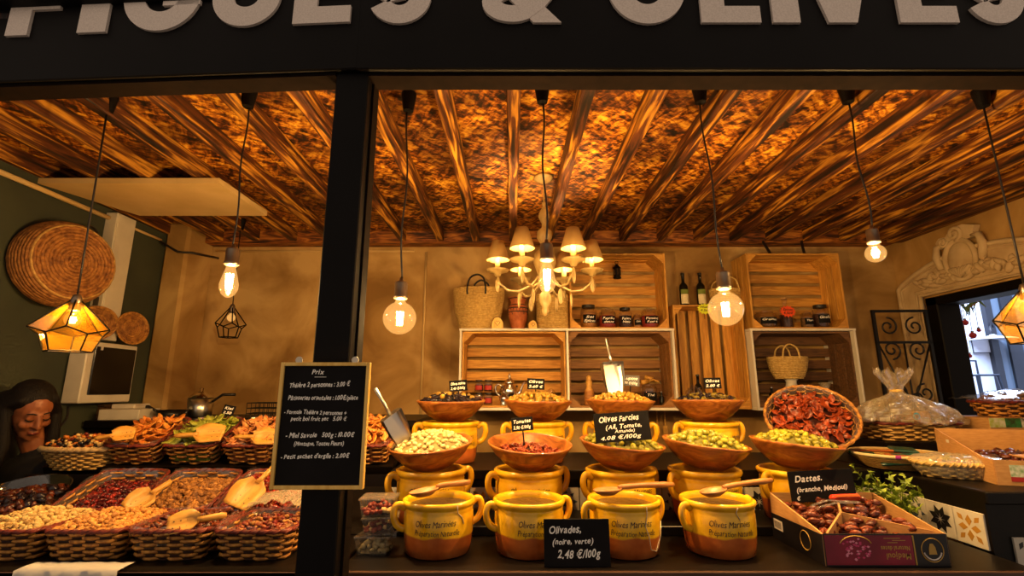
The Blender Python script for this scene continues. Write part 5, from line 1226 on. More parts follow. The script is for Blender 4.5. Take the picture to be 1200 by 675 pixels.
# ---------------------------------------------------------------- straw bags and baskets
def coil(mb, prof, sx=1.0, sy=1.0, r=0.006, n=40, amp=0.0):
    # stacked straw coils following a profile
    for i, (rr, z) in enumerate(prof): mb.tube([(rr*sx*math.cos(2*PI*k/n), rr*sy*math.sin(2*PI*k/n), z+amp*math.sin(k*2.4+i)) for k in range(n)], r, 6, closed=True)
    return mb
def straw_bag(label, loc, r0, r1, h, sy, handle, hm, rot=(0,0,0), hw=0.5, hr=0.006, m=None, hh=0.09):
    b = thing('straw_bag', label, 'basket', loc, rot, group='straw bags and baskets'); n = max(8, int(h/0.0105))
    pr = [(r0+(r1-r0)*math.sin(PI/2*i/(n-1))**0.8, 0.006+(h-.008)*i/(n-1)) for i in range(n)]
    coil(MB(), pr, 1, sy, 0.0065, 36, 0.0015).obj('woven_body', m or m_straw, b, True)
    vs = []; N = 36; MB().lathe([(0,0.004)]+[(q*.99, z) for q, z in pr], 36, sy=sy).obj('lining', m or m_straw, b)
    for y in (-sy*r1*.92, sy*r1*.92):
        MB().tube(smooth_path([(-r1*hw, y*1.04, h*.82), (-r1*hw, y*1.04, h*1.0), (-r1*hw*.75, y, h+hh*.7), (0, y*.9, h+hh), (r1*hw*.75, y, h+hh*.7), (r1*hw, y*1.04, h*1.0), (r1*hw, y*1.04, h*.82)]), hr, 8).obj('handle', hm, b, True)
    return b
straw_bag('large straw tote with black leather handles on the shelf', (along(561, 3.38, 2.05), 3.38, Z1+.001), 0.125, 0.180, 0.295, 0.62, 1, m_leather, (0,0,-0.1), 0.35, 0.007)
straw_bag('small round straw basket with two loops beside oil bottles', (along(850, 3.43, 2.15), 3.43, 2.071), 0.075, 0.115, 0.13, 0.7, 1, m_straw, (0,0,0.1), 0.55, 0.005, hh=0.085)
cs = thing('display_stand', 'small white cone stand under the straw bag in the dark crate', 'stand', (along(929, 3.30, 1.6), 3.33, Z0+.014))
MB().lathe([(0,0),(0.070,0),(0.070,0.01),(0.045,0.08),(0.032,0.15),(0.036,0.165),(0,0.165)], 24).obj('cone', m_white, cs, True); MB().lathe([(0.036,0.165),(0.045,0.172),(0,0.172)], 24).obj('cap', m_white, cs, True)
straw_bag('small straw bag with straw handles on the white cone stand', (cs.location.x-0.01, 3.33, Z0+.188), 0.085, 0.125, 0.145, 0.62, 1, m_straw, (0,0,-0.15), 0.42, 0.0055, hh=0.085)
# woven lidded square basket
sb = thing('square_basket', 'square woven straw basket with lid behind the hanging bulb', 'basket', (along(647, 3.38, 2.0), 3.38, Z1+.001))
mb = MB()
for i in range(17): mb.tube([(*sup(0.105, 0.09, 8, 2*PI*k/32), 0.007+i*0.0115) for k in range(32)], 0.0065, 6, closed=True)
mb.obj('woven_body', m_straw, sb, True); MB().prism([sup(0.104, 0.089, 8, 2*PI*k/32) for k in range(32)], 0.001, 0.2).obj('lining', m_straw, sb)
mb = MB()
for i in range(5): mb.tube([(*sup(0.112-.02*(i > 3), 0.097-.02*(i > 3), 8, 2*PI*k/32), 0.203+i*0.0105) for k in range(32)], 0.0065, 6, closed=True)
mb.prism([sup(0.108, 0.093, 8, 2*PI*k/32) for k in range(32)], 0.202, 0.248); mb.obj('lid', m_straw, sb, True)
# terracotta painted vase
va = thing('terracotta_vase', 'painted terracotta vase with dark bands on the shelf', 'vase', (along(607, 3.36, 2.0), 3.36, Z1+.001))
m_tc = mat('terracotta', '#9a4e22', '#b8683a', scale=30, rough=0.7)
MB().lathe([(0,0),(0.042,0),(0.045,0.006),(0.058,0.06),(0.070,0.12),(0.072,0.145),(0.062,0.17),(0.050,0.18),(0.050,0.20),(0.064,0.225),(0.068,0.23),(0.062,0.23),(0.046,0.205),(0,0.2)], 32).obj('body', m_tc, va, True)
for z, r in ((0.152, .0715), (0.176, .0565), (0.125, .0712), (0.222, .0645)): MB().lathe([(r,z-.0035),(r+.0022,z),(r,z+.0035)], 32).obj('painted_band', m_leather, va, True)
for k in range(10):
    a = 2*PI*k/10; MB().tube([(0.0725*math.sin(a-.16), -0.0725*math.cos(a-.16), 0.148), (0.0685*math.sin(a), -0.0685*math.cos(a), 0.105), (0.0725*math.sin(a+.16), -0.0725*math.cos(a+.16), 0.148)], 0.002, 5).obj('painted_chevron', m_leather, va)
def block(label, px, r, rot=0):
    t = thing('carved_block', label, 'ornament', (along(px, 3.27, 1.95), 3.265, Z1+.001), (0,0,rot))
    MB().prism([(-r,0),(r,0),(r,r*1.1),(r*.55,r*1.8),(0,r*2.0),(-r*.55,r*1.8),(-r,r*1.1)], -0.012, 0.012, FACE()).obj('block', m_boardframe, t)
    MB().tube([(0,-0.013,r*.5),(r*.5,-0.013,r*1.1),(r*.2,-0.013,r*1.4),(0,-0.013,r*1.15),(-r*.2,-0.013,r*1.4),(-r*.5,-0.013,r*1.1)], 0.0025, 5, closed=True).obj('carved_heart', m_spoon, t)
block('small arched wooden block with heart left of the vase', 583, 0.038); block('small arched wooden block right of the terracotta vase', 624, 0.028, 0.3)
# little lantern hung in the crate
ln = thing('small_lantern', 'little black metal lantern hung in the shelf-top crate', 'lantern', W(723, 318, 3.44))
MB().lathe([(0,-0.055),(0.028,-0.055),(0.030,-0.045),(0.026,-0.04),(0.026,0.02),(0.032,0.025),(0.010,0.05),(0,0.055)], 6).obj('body', m_black, ln)
MB().tube([(0.012*math.cos(t*PI/6), 0, 0.066+0.012*math.sin(t*PI/6)) for t in range(12)], 0.002, 5, closed=True).obj('ring', m_black, ln)
for k in range(6): MB().box((0.0245*math.cos(k*PI/3+PI/6), 0.0245*math.sin(k*PI/3+PI/6), -0.01), (0.008,0.008,0.04)).obj('window', mat('lantern_pane', '#3a2a18', rough=.2), ln)
MB().tube([(0,0,0.078),(0,0.03,0.08)], 0.002, 5).obj('hook', m_black, ln)

# lower bays: condiment jars, teapot, bottles
m_rl = mat('red_label', '#9a1c14', rough=.6); m_gl = mat('olive_label', '#8a8a2c', rough=.6)
zb = Z0+0.014
for i, (px, lv, lab) in enumerate(((561, 0, 'lower left'), (572, 0, 'lower right'), (561, 1, 'upper left'), (572, 1, 'upper right'))):
    jar('small jar with red label, %s of the stacked four' % lab, along(px, 3.36, zb), 3.36, zb+lv*0.0845, 0.030, 0.083, m_tea, None, 'black', name='preserve_jar', group='red labelled jars', labmat=m_rl)
for px, lab in ((591, 'small jar with yellow green label left behind the teapot'), (603, 'small jar with yellow green label right behind the teapot')):
    jar(lab, along(px, 3.48, zb), 3.48, zb+.001, 0.030, 0.13, m_gl, None, 'black', name='preserve_jar', group='green labelled jars', labmat=m_gl)
jar('small pale lidded jar with green label right of yellow olives', along(646, 3.4, zb), 3.4, zb, 0.033, 0.11, m_spice, None, 'glass', name='preserve_jar', group='green labelled jars', labmat=m_gl)
tp = thing('teapot', 'polished silver teapot with pointed lid in the left bay', 'teapot', (along(597, 3.34, zb+.1), 3.36, zb))
MB().lathe([(0,0),(0.036,0),(0.040,0.01),(0.030,0.02),(0.046,0.05),(0.055,0.085),(0.050,0.115),(0.034,0.14),(0.030,0.148),(0,0.148)], 28).obj('body', m_silver, tp, True)
MB().lathe([(0.034,0.148),(0.034,0.153),(0.022,0.17),(0.008,0.182),(0.012,0.192),(0.006,0.205),(0.003,0.218),(0,0.22)], 20).obj('lid', m_silver, tp, True)
MB().tube(smooth_path([(0.048,0,0.07),(0.072,0,0.085),(0.085,0,0.12),(0.10,0,0.15),(0.112,0,0.152)]), [0.013-.0006*i for i in range(17)], 10).obj('spout', m_silver, tp, True)
MB().tube(smooth_path([(-0.045,0,0.125),(-0.075,0,0.14),(-0.095,0,0.12),(-0.09,0,0.085),(-0.06,0,0.06),(-0.05,0,0.062)]), 0.0055, 8).obj('handle', m_silver, tp, True)
t2 = thing('sugar_bowl', 'small silver lidded sugar pot before the silver teapot', 'sugar pot', (along(590, 3.25, zb), 3.285, zb))
MB().lathe([(0,0),(0.02,0),(0.022,0.006),(0.016,0.012),(0.030,0.04),(0.026,0.06),(0,0.062)], 20).obj('body', m_silver, t2, True); MB().lathe([(0.027,0.06),(0.016,0.074),(0.004,0.08),(0.006,0.088),(0,0.094)], 16).obj('lid', m_silver, t2, True)
mill = thing('pepper_mill', 'wooden mill with pale knob left of the metal scoop', 'mill', (along(691, 3.36, zb), 3.36, zb))
MB().lathe([(0,0),(0.036,0),(0.036,0.005),(0.032,0.09),(0.034,0.10),(0,0.10)], 20).obj('body', m_spoon, mill, True); MB().lathe([(0.026,0.10),(0.018,0.12),(0.022,0.15),(0.014,0.175),(0.018,0.19),(0,0.20)], 20).obj('grip', m_scoop, mill, True)
jar('glass canister with black label and wooden scoops on top', along(761, 3.36, zb), 3.36, zb, 0.056, 0.15, m_tea, ('Thé',), 'glass')
for i, (a, lab) in enumerate(((0.4, 'wooden scoop lying left across the glass canister'), (-0.5, 'wooden scoop tilted right across the glass canister'))):
    s = thing('wooden_scoop', lab, 'scoop', (along(761, 3.36, zb)+(-.01, .03)[i], 3.33+.03*i, zb+.158+.012*i), (0, -0.15+.5*i, a), 'wooden scoops on the canister')
    MB().lathe([(0,-0.055),(0.016,-0.05),(0.018,0.0),(0.014,0.0),(0.012,-0.045),(0,-0.048)], 16, R(PI/2,'Y')).obj('cup', m_scoop, s, True); MB().tube([(0.0,0,0),(0.05,0,0)], [0.008,0.006], 8).obj('handle', m_scoop, s, True)
bottle('vial', 'tiny silver topped bottle at the end of the right bay', along(776, 3.33, zb), 3.33, zb, 0.016, 0.09, m_oil, .4, cap=m_silver)
jar('empty clear glass jar before the upright crate', along(815, 3.28, zb), 3.285, zb-.010, 0.055, 0.135, None, None, 'glass', group='glass jars on the crates')
bottle('oil_bottle', 'slim dark bottle behind the empty jar', along(820, 3.42, zb), 3.42, zb-.008, 0.026, 0.215, m_oil, .4, ((.1,.4,m_labc),))
bottle('vial', 'small silver topped bottle below the straw bag', along(906, 3.36, zb), 3.36, zb, 0.018, 0.12, m_oil, .4, cap=m_silver)
cand = thing('paper_bag', 'small clear bag tied with red ribbon in the dark crate', 'bag', (along(972, 3.36, zb), 3.38, zb))
MB().lathe([(0,0),(0.045,0.004),(0.05,0.06),(0.02,0.10),(0.04,0.15),(0.036,0.15),(0.015,0.10),(0,0.09)], 12).obj('film', m_film, cand, True); MB().lathe([(0.02,0.092),(0.026,0.1),(0.02,0.108)], 12).obj('ribbon', m_rl, cand, True); MB().ell((0,0,0.035),(0.036,0.036,0.03)).obj('contents', m_rl, cand, True)
# two utensils under the shelf
for i, px in enumerate((770, 779)):
    u = thing('hanging_spatula', 'thin wooden spatula hanging under the shelf, %s one' % ('left', 'right')[i], 'spatula', (along(px, 3.5, 1.3), 3.50, Z0-.017), group='spatulas under the shelf')
    MB().tube([(0,0,0),(0,0,-0.12)], 0.005, 6).obj('handle', m_scoop, u); MB().box((0,0,-0.155), (0.03,0.006,0.08), b=.002).obj('blade', m_scoop, u)

# ================================================================ LEFT WALL THINGS
# big seagrass basket hung on the green wall
bp = W(71, 310, 2.47); SB_ = 0.97; NB = thing('wall_basket', 'big round seagrass basket hung on the green wall', 'basket', bp, (0,0,0))
NB.scale = (SB_,)*3; ax = Vector((0.96,-0.26,0.04)).normalized(); NB.rotation_euler = ax.to_track_quat('Z','Y').to_euler()
coil(MB(), [(0.225-.0, 0.0),(0.226,0.016),(0.224,0.032),(0.221,0.048),(0.217,0.064),(0.212,0.080),(0.206,0.094),(0.198,0.106)], r=0.0105, n=60, amp=0.002).obj('woven_wall', m_seagrass, NB, True)
mb = MB(); rr = 0.188; i = 0
while rr > 0.012:
    mb.tube([(rr*math.cos(2*PI*k/48), rr*math.sin(2*PI*k/48), 0.112+0.003*math.sin(k*2.6+i)) for k in range(48)], 0.0105, 6, closed=True); rr -= 0.0175; i += 1
mb.ell((0,0,0.112),(0.012,0.012,0.01)); mb.obj('woven_base', m_seagrass, NB, True)
coil(MB(), [(0.198,0.112)], r=0.007, n=60).obj('base_edge', m_wickerlight, NB, True)
MB().lathe([(0.226,0.0),(0.215,0.07),(0.19,0.104),(0,0.104)], 40).obj('lining', m_seagrass, NB)
MB().tube(smooth_path([(0.06,0.20,0.05),(0.10,0.25,0.02),(0.15,0.24,0.0),(0.14,0.19,0.03)]), 0.007, 8).obj('handle', m_leather, NB, True)
MB().tube([(0,0,-0.06),(0,0,0.1)], 0.01, 6).obj('hook', m_black, NB)
def disc(label, p, ax, r, seed):
    d = thing('woven_plate', label, 'plate', p, ax.to_track_quat('Z','Y').to_euler(), 'woven plates on the oven'); mb = MB(); q = r-.006; i = 0
    while q > 0.006:
        mb.tube([(q*math.cos(2*PI*k/36), q*math.sin(2*PI*k/36), 0.004+0.012*(q/r)**2) for k in range(36)], 0.0062, 6, closed=True, mi=(1 if i in (0, 4, 9) else 0)); q -= 0.0105; i += 1
    mb.obj('coils', [m_seagrass, m_wicker], d, True); MB().lathe([(0,0.0),(r*.97,0.012),(r*.97,0.008),(0,-0.004)], 30).obj('backing', m_seagrass, d)
    coil(MB(), [(r, 0.018)], r=0.006, n=48).obj('rim', m_wicker, d, True)
# white wall cabinet and oven
wc = thing('wall_cabinet', 'tall narrow white cabinet on the green wall', 'cabinet', (-2.435, 2.85, 1.78))
MB().box((0,0,0.385), (0.07, 0.15, 0.77), b=.003).obj('body', m_white, wc); MB().box((0.037,0,0.385), (0.006, 0.13, 0.74), b=.002).obj('door', m_white, wc)
MB().box((0.0,-0.077,0.36), (0.03,0.004,0.10)).obj('label_strip', mat('grey_print', '#4a4038', rough=.7), wc)
MB().box((0.0,-0.077,0.22), (0.03,0.004,0.05)).obj('label_strip', mat('grey_print', '#4a4038', rough=.7), wc)
ovn = thing('wall_oven', 'white built-in oven with dark glass door on the green wall', 'oven', (-2.41, 2.87, 1.42))
MB().box((0,0,0.17), (0.10,0.36,0.34), b=.006).obj('housing', m_white, ovn)
dd = MB().box((0.054,0.012,0.18), (0.012,0.30,0.27), b=.004).obj('door', mat('oven_glass', '#0c0d0e', rough=.15), ovn)
MB().box((0.062,-0.10,0.305), (0.006,0.012,0.02)).obj('handle', m_white, dd)
disc('large woven plate leaning on the white oven', Vector((-2.40, 2.76, 1.865)), Vector((0.55,-0.83,0.15)).normalized(), 0.098, 1)
disc('smaller woven plate seen edge on behind the large one', Vector((-2.37, 2.98, 1.865)), Vector((0.95,-0.25,0.12)).normalized(), 0.098, 2)
so = thing('wall_socket', 'black power socket with cable on the green wall beside the oven', 'socket', W(83, 492, 2.55)); so.location.x = XL+0.012; so.location.y = 2.55
MB().box((0,0,0), (0.02,0.09,0.085), b=.004).obj('plate', m_white, so); MB().box((0.012,0.005,0), (0.012,0.065,0.065), b=.004).obj('insert', m_black, so)
MB().tube(smooth_path([(0.02,0.03,-0.03),(0.06,0.08,-0.05),(0.05,0.14,0.0),(0.03,0.16,0.06)]), 0.006, 6).obj('cable', m_leather, so, True)
# things on the back counter
zc = 1.321
bx = thing('carton_tray', 'flat pale carton tray with paper on the back counter', 'tray', W(152, 488, 2.98), (0,0,.1)); bx.location.z = zc
MB().box((0,0,0.03), (0.22,0.2,0.06), b=.003).obj('tray', m_white, bx); MB().box((0.0,0.0,0.075), (0.13,0.15,0.028), b=.006).obj('paper_pack', m_white, bx)
wb = thing('wooden_box', 'dark wooden box under the tray on the back counter', 'box', (bx.location.x-.26, 3.06, zc), (0,0,.05))
MB().box((0,0,0.035), (0.22,0.22,0.07), b=.003).obj('body', m_crated, wb); MB().box((0,0,0.078), (0.225,0.225,0.014), b=.003).obj('lid', m_crated, wb)
for i, (px, py, r, sgn, lab) in enumerate(((203, 470, 0.085, -1, 'black frying pan with its handle to the left on the back counter'), (236, 466, 0.075, 1, 'steel saucepan with its handle to the right on the back counter'))):
    q = W(px, py, 3.02+.14*i); t = thing('cooking_pan', lab, 'pan', (q.x, 3.02+.14*i, zc+.001), (0.0,0,0), 'pans on the back counter'); mm = (mat('pan_black', '#14100e', rough=.35, metal=.4), m_steel)[i]; hgt = (0.05, 0.12)[i]
    MB().lathe([(0,0),(r*.85,0),(r*.9,0.004),(r,hgt),(r*.97,hgt),(r*.87,0.006),(0,0.005)], 28).obj('body', mm, t, True); MB().tube([(sgn*r*.97,0,hgt*.8),(sgn*(r+.06),0,hgt+.02),(sgn*(r+.14),0,hgt+.02)], [0.007,0.009,0.009], 8).obj('handle', m_lid, t, True)
    if i == 1: MB().lathe([(r*1.02,hgt),(r*.6,hgt+.03),(0.012,hgt+.04),(0.016,hgt+.06),(0,hgt+.065)], 28).obj('lid', m_silver, t, True)
wr_ = thing('wire_rack', 'black wire rack behind the papaya basket', 'rack', W(322, 480, 2.62)); wr_.location.z = 1.321; wr_.location.y = 2.98; wr_.location.x = along(322, 2.98, 1.4)
for z in (0.0, 0.03, 0.06, 0.09): MB().tube([(-0.13,-0.07,z+.005),(0.13,-0.07,z+.005),(0.13,0.07,z+.005),(-0.13,0.07,z+.005)], 0.003, 5, closed=True).obj('ring_wire', m_iron, wr_)
for k in range(11): MB().tube([(-0.13+.026*k,-0.07,0.095),(-0.13+.026*k,-0.07,0.004),(-0.13+.026*k,0.07,0.004),(-0.13+.026*k,0.07,0.095)], 0.002, 5).obj('upright_wire', m_iron, wr_)

# ================================================================ FRONT LEFT: STACKED PLASTIC BOXES
for i in range(3):
    q = W(438, 652, 1.70); t = thing('plastic_tub', ['bottom clear plastic tub of pale olives beside the post', 'middle clear plastic tub of red and green mix beside the post', 'top clear plastic tub of red and green mix beside the post'][i], 'tub', (q.x+(0, .012, .004)[i], 1.72, ZT+.001+i*.058), (0,0,(-.1,.15,.05)[i]), 'stacked plastic tubs')
    fr_ = [(-.055,-.045),(.055,-.045),(.055,.045),(-.055,.045)]
    vs = [(x*.86,y*.86,0.0) for x, y in fr_]+[(x,y,0.05) for x, y in fr_]+[(x*1.08,y*1.08,0.05) for x, y in fr_]
    MB().add(vs, [(0,3,2,1),(0,1,5,4),(1,2,6,5),(2,3,7,6),(3,0,4,7),(4,5,9,8),(5,6,10,9),(6,7,11,10),(7,4,8,11)]).obj('tub', m_plastic, t)
    MB().box((0,0,0.0535), (0.116,0.096,0.004), b=.001).obj('lid', m_plastic, t)
    h_ = heap('tub_filling', 'x', 'x', Matrix.Identity(4), .046, .036, 5, .006, .024, 46, [proto_lump((0.011,0.008,0.008), k, k=.15) for k in range(4)], [[m_gar, m_gar], [m_mix[3], m_mix[2], m_mix[1], m_mix[3]], [m_mix[3], m_mix[3], m_mix[2], m_mix[1]]][i], .010, 30+i, ['#6a5a30','#2a0e08','#2a0e08'][i])
    h_.parent = t; del h_['label']; del h_['category']

# ================================================================ RIGHT: BOX OF DATES
m_boxk = mat('black_print', '#131014', rough=.4); m_boxr = mat('crimson_print', '#6a0c24', '#8a1230', scale=6, rough=.4)
dbx = thing('date_box', 'open cardboard date box printed in crimson and black with dividers', 'box', (1.130, 1.73, ZT+.001))
w_, d_, hf, hb = 0.372, 0.29, 0.090, 0.150
MB().box((0,0,0.004), (w_, d_, 0.006)).obj('base', m_card, dbx)
MB().box((0,-d_/2,hf/2), (w_, 0.005, hf)).obj('front_wall', m_boxk, dbx); MB().box((0,d_/2,hb/2), (w_, 0.005, hb)).obj('back_wall', m_card, dbx)
MB().box((0,-d_/2+.004,hf/2), (w_-.01, 0.003, hf-.002)).obj('front_lining', m_card, dbx)
for sx in (-1, 1):
    side = [(-d_/2,0),(d_/2,0),(d_/2,hb),(-d_/2,hf)]; Ms = T(sx*w_/2,0,0) @ R(PI/2,'Z') @ R(PI/2,'X')
    MB().prism(side, -0.0025, 0.0025, Ms).obj('side_wall', m_card, dbx)
    MB().prism([(-d_/2,0),(d_/2,0),(d_/2,hb*.55),(-d_/2,hf*.98)], -0.001, 0.001, T(sx*.0036,0,0) @ Ms).obj('side_print', m_boxk, dbx)
def wall_(p0, p1, h0, h1, nm='divider'):
    a, b = Vector((*p0,0)), Vector((*p1,0)); L_ = (b-a).length; an = math.atan2(b.y-a.y, b.x-a.x)
    MB().prism([(0,.01),(L_,.01),(L_,h1),(0,h0)], -0.003, 0.003, T(*a) @ R(an,'Z') @ R(PI/2,'X')).obj(nm, m_card, dbx)
wall_((-w_/2+.02,-d_/2+.01), (-0.03,0.0), hf, .118); wall_((-0.03,0.0), (0.05,d_/2-.006), .118, hb); wall_((-0.03,0.0), (w_/2-.01,-d_/2+.03), .118, hf)
pm = T(0,-d_/2-.0028,0) @ FACE()
MB().box((-0.052,hf/2,0), (w_-.108, hf-.008, .0008), pm).obj('front_print', m_boxr, dbx)
MB().box((0.084,hf/2,0.0004), (0.004, hf-.008, .0012), pm).obj('gold_line', mat('gold_print', '#b08a3a', rough=.4), dbx)
mg = mat('gold_print', '#b08a3a', rough=.4); mw = mat('white_print', '#cfc6c0', rough=.5)
mb = MB(); write(mb, 'Medjoul', 0.024, 0, 0, 0.075, hand=False, M=pm @ T(0.070,0.036,.0008) @ R(PI,'Z'), bold=.01); write(mb, 'Natural dates', 0.017, 0, 0, 0.088, hand=False, M=pm @ T(0.070,0.056,.0008) @ R(PI,'Z')); o = mb.obj('lettering', mg, dbx)
mb = MB(); [mb.box((0.02+.02*(k % 2),0.078-.006*k,0.0006), (0.05-.01*k,.0018,.0006), pm) for k in range(3)]; mb.obj('small_print', mg, dbx)['kind'] = 'stuff'
mb = MB(); rd = random.Random(4)
for k in range(46):
    a, q = rd.uniform(0,2*PI), math.sqrt(rd.random()); mb.add([(-0.092+.046*q*math.cos(a)+dx, 0.048+.030*q*math.sin(a)+dy, .0009+.00002*k) for dx, dy in ((-.005,0),(0,-.0035),(.005,0),(0,.0035))], [(0,1,2,3)], pm, k % 2)
mb.obj('date_picture', [mat('pink_print', '#c4386a', rough=.4), mat('pale_pink_print', '#e08aa4', rough=.4)], dbx)['kind'] = 'stuff'
MB().tube([(-0.092+.05*math.cos(t*PI/10), 0.055+.03*math.sin(t*PI/10), .0009) for t in range(1,10)], .0018, 4, pm).obj('picture_arc', mg, dbx)
for (cx, r, s_) in ((0.138, 0.033, 1),):
    MB().tube([(cx+r*math.cos(t*PI/16), hf/2+r*math.sin(t*PI/16), .0005) for t in range(32)], .0016, 4, pm, closed=True).obj('emblem_ring', mg, dbx)
    MB().tube([(cx+r*.82*math.cos(PI+t*PI/12), hf/2+r*.82*math.sin(PI+t*PI/12), .0005) for t in range(1,12)], .0022, 4, pm).obj('emblem_band', mw, dbx)
    MB().prism([(cx-.012,hf/2-.012),(cx+.012,hf/2-.012),(cx+.009,hf/2+.008),(cx+.003,hf/2+.018),(cx-.006,hf/2+.018),(cx-.010,hf/2+.006)], 0, .001, pm).obj('emblem', mg, dbx)
ms_ = T(-w_/2-.0062,0,0) @ R(-PI/2,'Z') @ FACE()
MB().box((-0.10,.052,0), (0.055,.032,.0008), ms_).obj('barcode_label', mw, dbx)
mb = MB(); [mb.box((-0.122+.0045*k,.052,.0007), (.0018,.022,.0004), ms_) for k in range(10)]; mb.obj('barcode', m_boxk, dbx)['kind'] = 'stuff'
MB().tube([(0.06+.028*math.cos(t*PI/16), .048+.028*math.sin(t*PI/16), .0005) for t in range(32)], .0012, 4, ms_, closed=True).obj('emblem_ring', mg, dbx)
# dates
m_date = mat('medjoul_date', '#3c1408', '#7a3416', scale=60, stretch=(1,3,3), rough=0.25, rand=0.3, bump=.5)
def date_me(seed):
    rd = random.Random(seed); mb = MB().ell((0,0,0), (0.021,0.0115,0.0105), None, 10, 7); mb.v = [(x*(1+rd.uniform(-.04,.04)), y*(1+rd.uniform(-.12,.12)), z*(1+rd.uniform(-.12,.12))) for x, y, z in mb.v]; return mb.mesh('date', m_date, True)
dts = [date_me(k) for k in range(4)]; rd = random.Random(21); M0 = T(1.130,1.73,ZT)
for lay in range(3):
    for i in range(11):
        for j in range(8):
            x, y = -w_/2+.03+i*.031+rd.uniform(-.008,.008), -d_/2+.025+j*.035+rd.uniform(-.008,.008)
            top = hf+(hb-hf)*(y+d_/2)/d_
            z = top-.062+.020*lay+rd.uniform(0,.010)+.012*math.sin(x*31)*math.cos(y*23)
            if abs(y) > d_/2-.02 or abs(x) > w_/2-.02 or (lay == 2 and rd.random() < .45) or (lay == 0 and rd.random() < .6): continue
            o = put('date', rd.choice(dts)); o.matrix_world = M0 @ T(x, y, z) @ Euler((rd.uniform(0,6), rd.uniform(-.35,.35), rd.uniform(-.9,.9))).to_matrix().to_4x4(); tag(o, 'glossy brown date lying in the divided date box', 'date', 'dates in the open box')
tg = thing('tongs', 'clear plastic tongs lying on the dates in the box', 'tongs', W(985, 590, 1.74))
for sy in (-1, 1): MB().tube([(-0.09,sy*.016,-.01),(-0.03,sy*.02,.006),(0.05,sy*.008,.004),(0.065,0,.004)], 0.006, 8, flat=.5).obj('arm', m_plastic, tg, True)
rt = thing('red_bag', 'folded red and orange paper bag at the back of date box', 'bag', W(990, 583, 1.81), (-.3,0,.12))
MB().box((0,0,0), (0.11,.03,.022), b=.008).obj('bag', mat('red_paper', '#b01c10', '#d04a18', scale=20, rough=.5), rt); MB().box((0.0,-0.016,.004), (0.09,.003,.006)).obj('stripe', mat('orange_paper', '#d8681c', rough=.5), rt)
# herb sprig between the date box and the tiles
hb_ = thing('herb_bunch', 'bunch of fresh green leafy sprigs behind the date box', 'herbs', (1.44, 1.97, ZT+.003))
rd = random.Random(8); lf = MB(); stm = MB(); m_leafg = mat('herb_leaf', '#5c7818', '#98a830', scale=30, rough=.45)
for k in range(42):
    a = rd.uniform(-1.1,1.1); L_ = rd.uniform(.13,.24); base = Vector((0.02+rd.uniform(-.03,.03), rd.uniform(-.05,.05), .01))
    tip = base+Vector((-0.12+rd.uniform(-.06,.16), rd.uniform(-.13,.06), L_*rd.uniform(.35,.95))); mid = (base+tip)/2+Vector((0,0,.03)); pts = smooth_path([base, mid, tip], 5); stm.tube(pts, .0016, 4)
    for q in pts[2:]:
        for s in range(2):
            e = T(*q) @ Euler((rd.uniform(-1,1), rd.uniform(-1,1), rd.uniform(0,6.3))).to_matrix().to_4x4(); l = rd.uniform(.018,.032)
            lf.add([(0,0,0),(l*.4,l*.28,.003),(l,0,0),(l*.4,-l*.28,.003)], [(0,1,2),(0,2,3)], e)
stm.obj('stems', m_leafg, hb_)['kind'] = 'stuff'; lf.obj('leaves', m_leafg, hb_)['kind'] = 'stuff'
# ---------------------------------------------------------------- tilted round basket of dried tomatoes
rb = basket_meshes(0.19, 0.19, 0.08, 2, 0.72, 7, 30, m_wicker, m_wicker, rim=.007)
q = W(950, 489, 2.33); M = T(q.x, 2.33, q.z) @ R(-.42,'Z') @ R(math.radians(47),'X') @ T(0,0,-.07)
basket(rb, 'round_basket', 'round wicker basket of dried tomatoes tilted up behind the olives', M, None, liner_mesh(.185,.185,.08,2,.008,7))
tomb = [flake_me('dried_tomato', m_tom, 0.052, 0.030, 0.004, 1.1, 30+k) for k in range(4)]
bd = MB().lathe([(0,.060),(.10,.055),(.165,.04),(.14,.02),(0,.02)][::-1], 28).obj('dried_tomato_bed', dk('#3a0e06'), None, True); bd.matrix_world = M; tag(bd, 'packed mass of dried tomatoes in the tilted basket', 'dried tomatoes', kind='stuff')
loose(tomb, 'dried_tomato_slice', 'curled red dried tomato slice in the tilted round basket', 'tomato', 'dried tomatoes in the tilted basket', M, .155, .155, 2, .052, .025, 110, .012, 41, .7)
# ---------------------------------------------------------------- gift basket in cellophane
gx = along(1062, 2.5, 1.3)
rs_ = tag(MB().box((gx, 2.50, ZU+.045), (0.44,.28,.086), b=.004).obj('plinth', m_dark), 'low dark plinth under the cellophane gift basket', 'plinth')
M = T(gx, 2.50, ZU+.09); gb = basket_meshes(.20, .125, .085, 6, .86, 7, 24, m_wickerlight, m_wickerred, lin=mat('pale_lining', '#7a5626'))
gbk = basket(gb, 'gift_basket', 'gift basket wrapped in gathered clear cellophane', M, None)
rd = random.Random(14); vs = []; fs = []; N = 48
pr = [(.21,.08,.14),(.262,.088,.165),(.25,.11,.155),(.215,.14,.135),(.16,.17,.11),(.095,.195,.075),(.035,.215,.033),(.022,.235,.022),(.035,.262,.03),(.062,.30,.05),(.085,.33,.065)]
for i, (ra, z, rb_) in enumerate(pr):
    for k in range(N):
        t = 2*PI*k/N; c = 1+(.10*math.sin(k*PI/2+i*.7) if 2 < i else .03*math.sin(k*2.1))+rd.uniform(-.10,.10)
        vs.append((ra*c*math.cos(t)-.02*(i > 5), rb_*c*math.sin(t), z+rd.uniform(-.012,.012)+(.02*math.sin(k*1.3) if i == 10 else 0)))
for i in range(len(pr)-1):
    for k in range(N): fs.append((i*N+k, i*N+(k+1) % N, (i+1)*N+(k+1) % N, (i+1)*N+k))
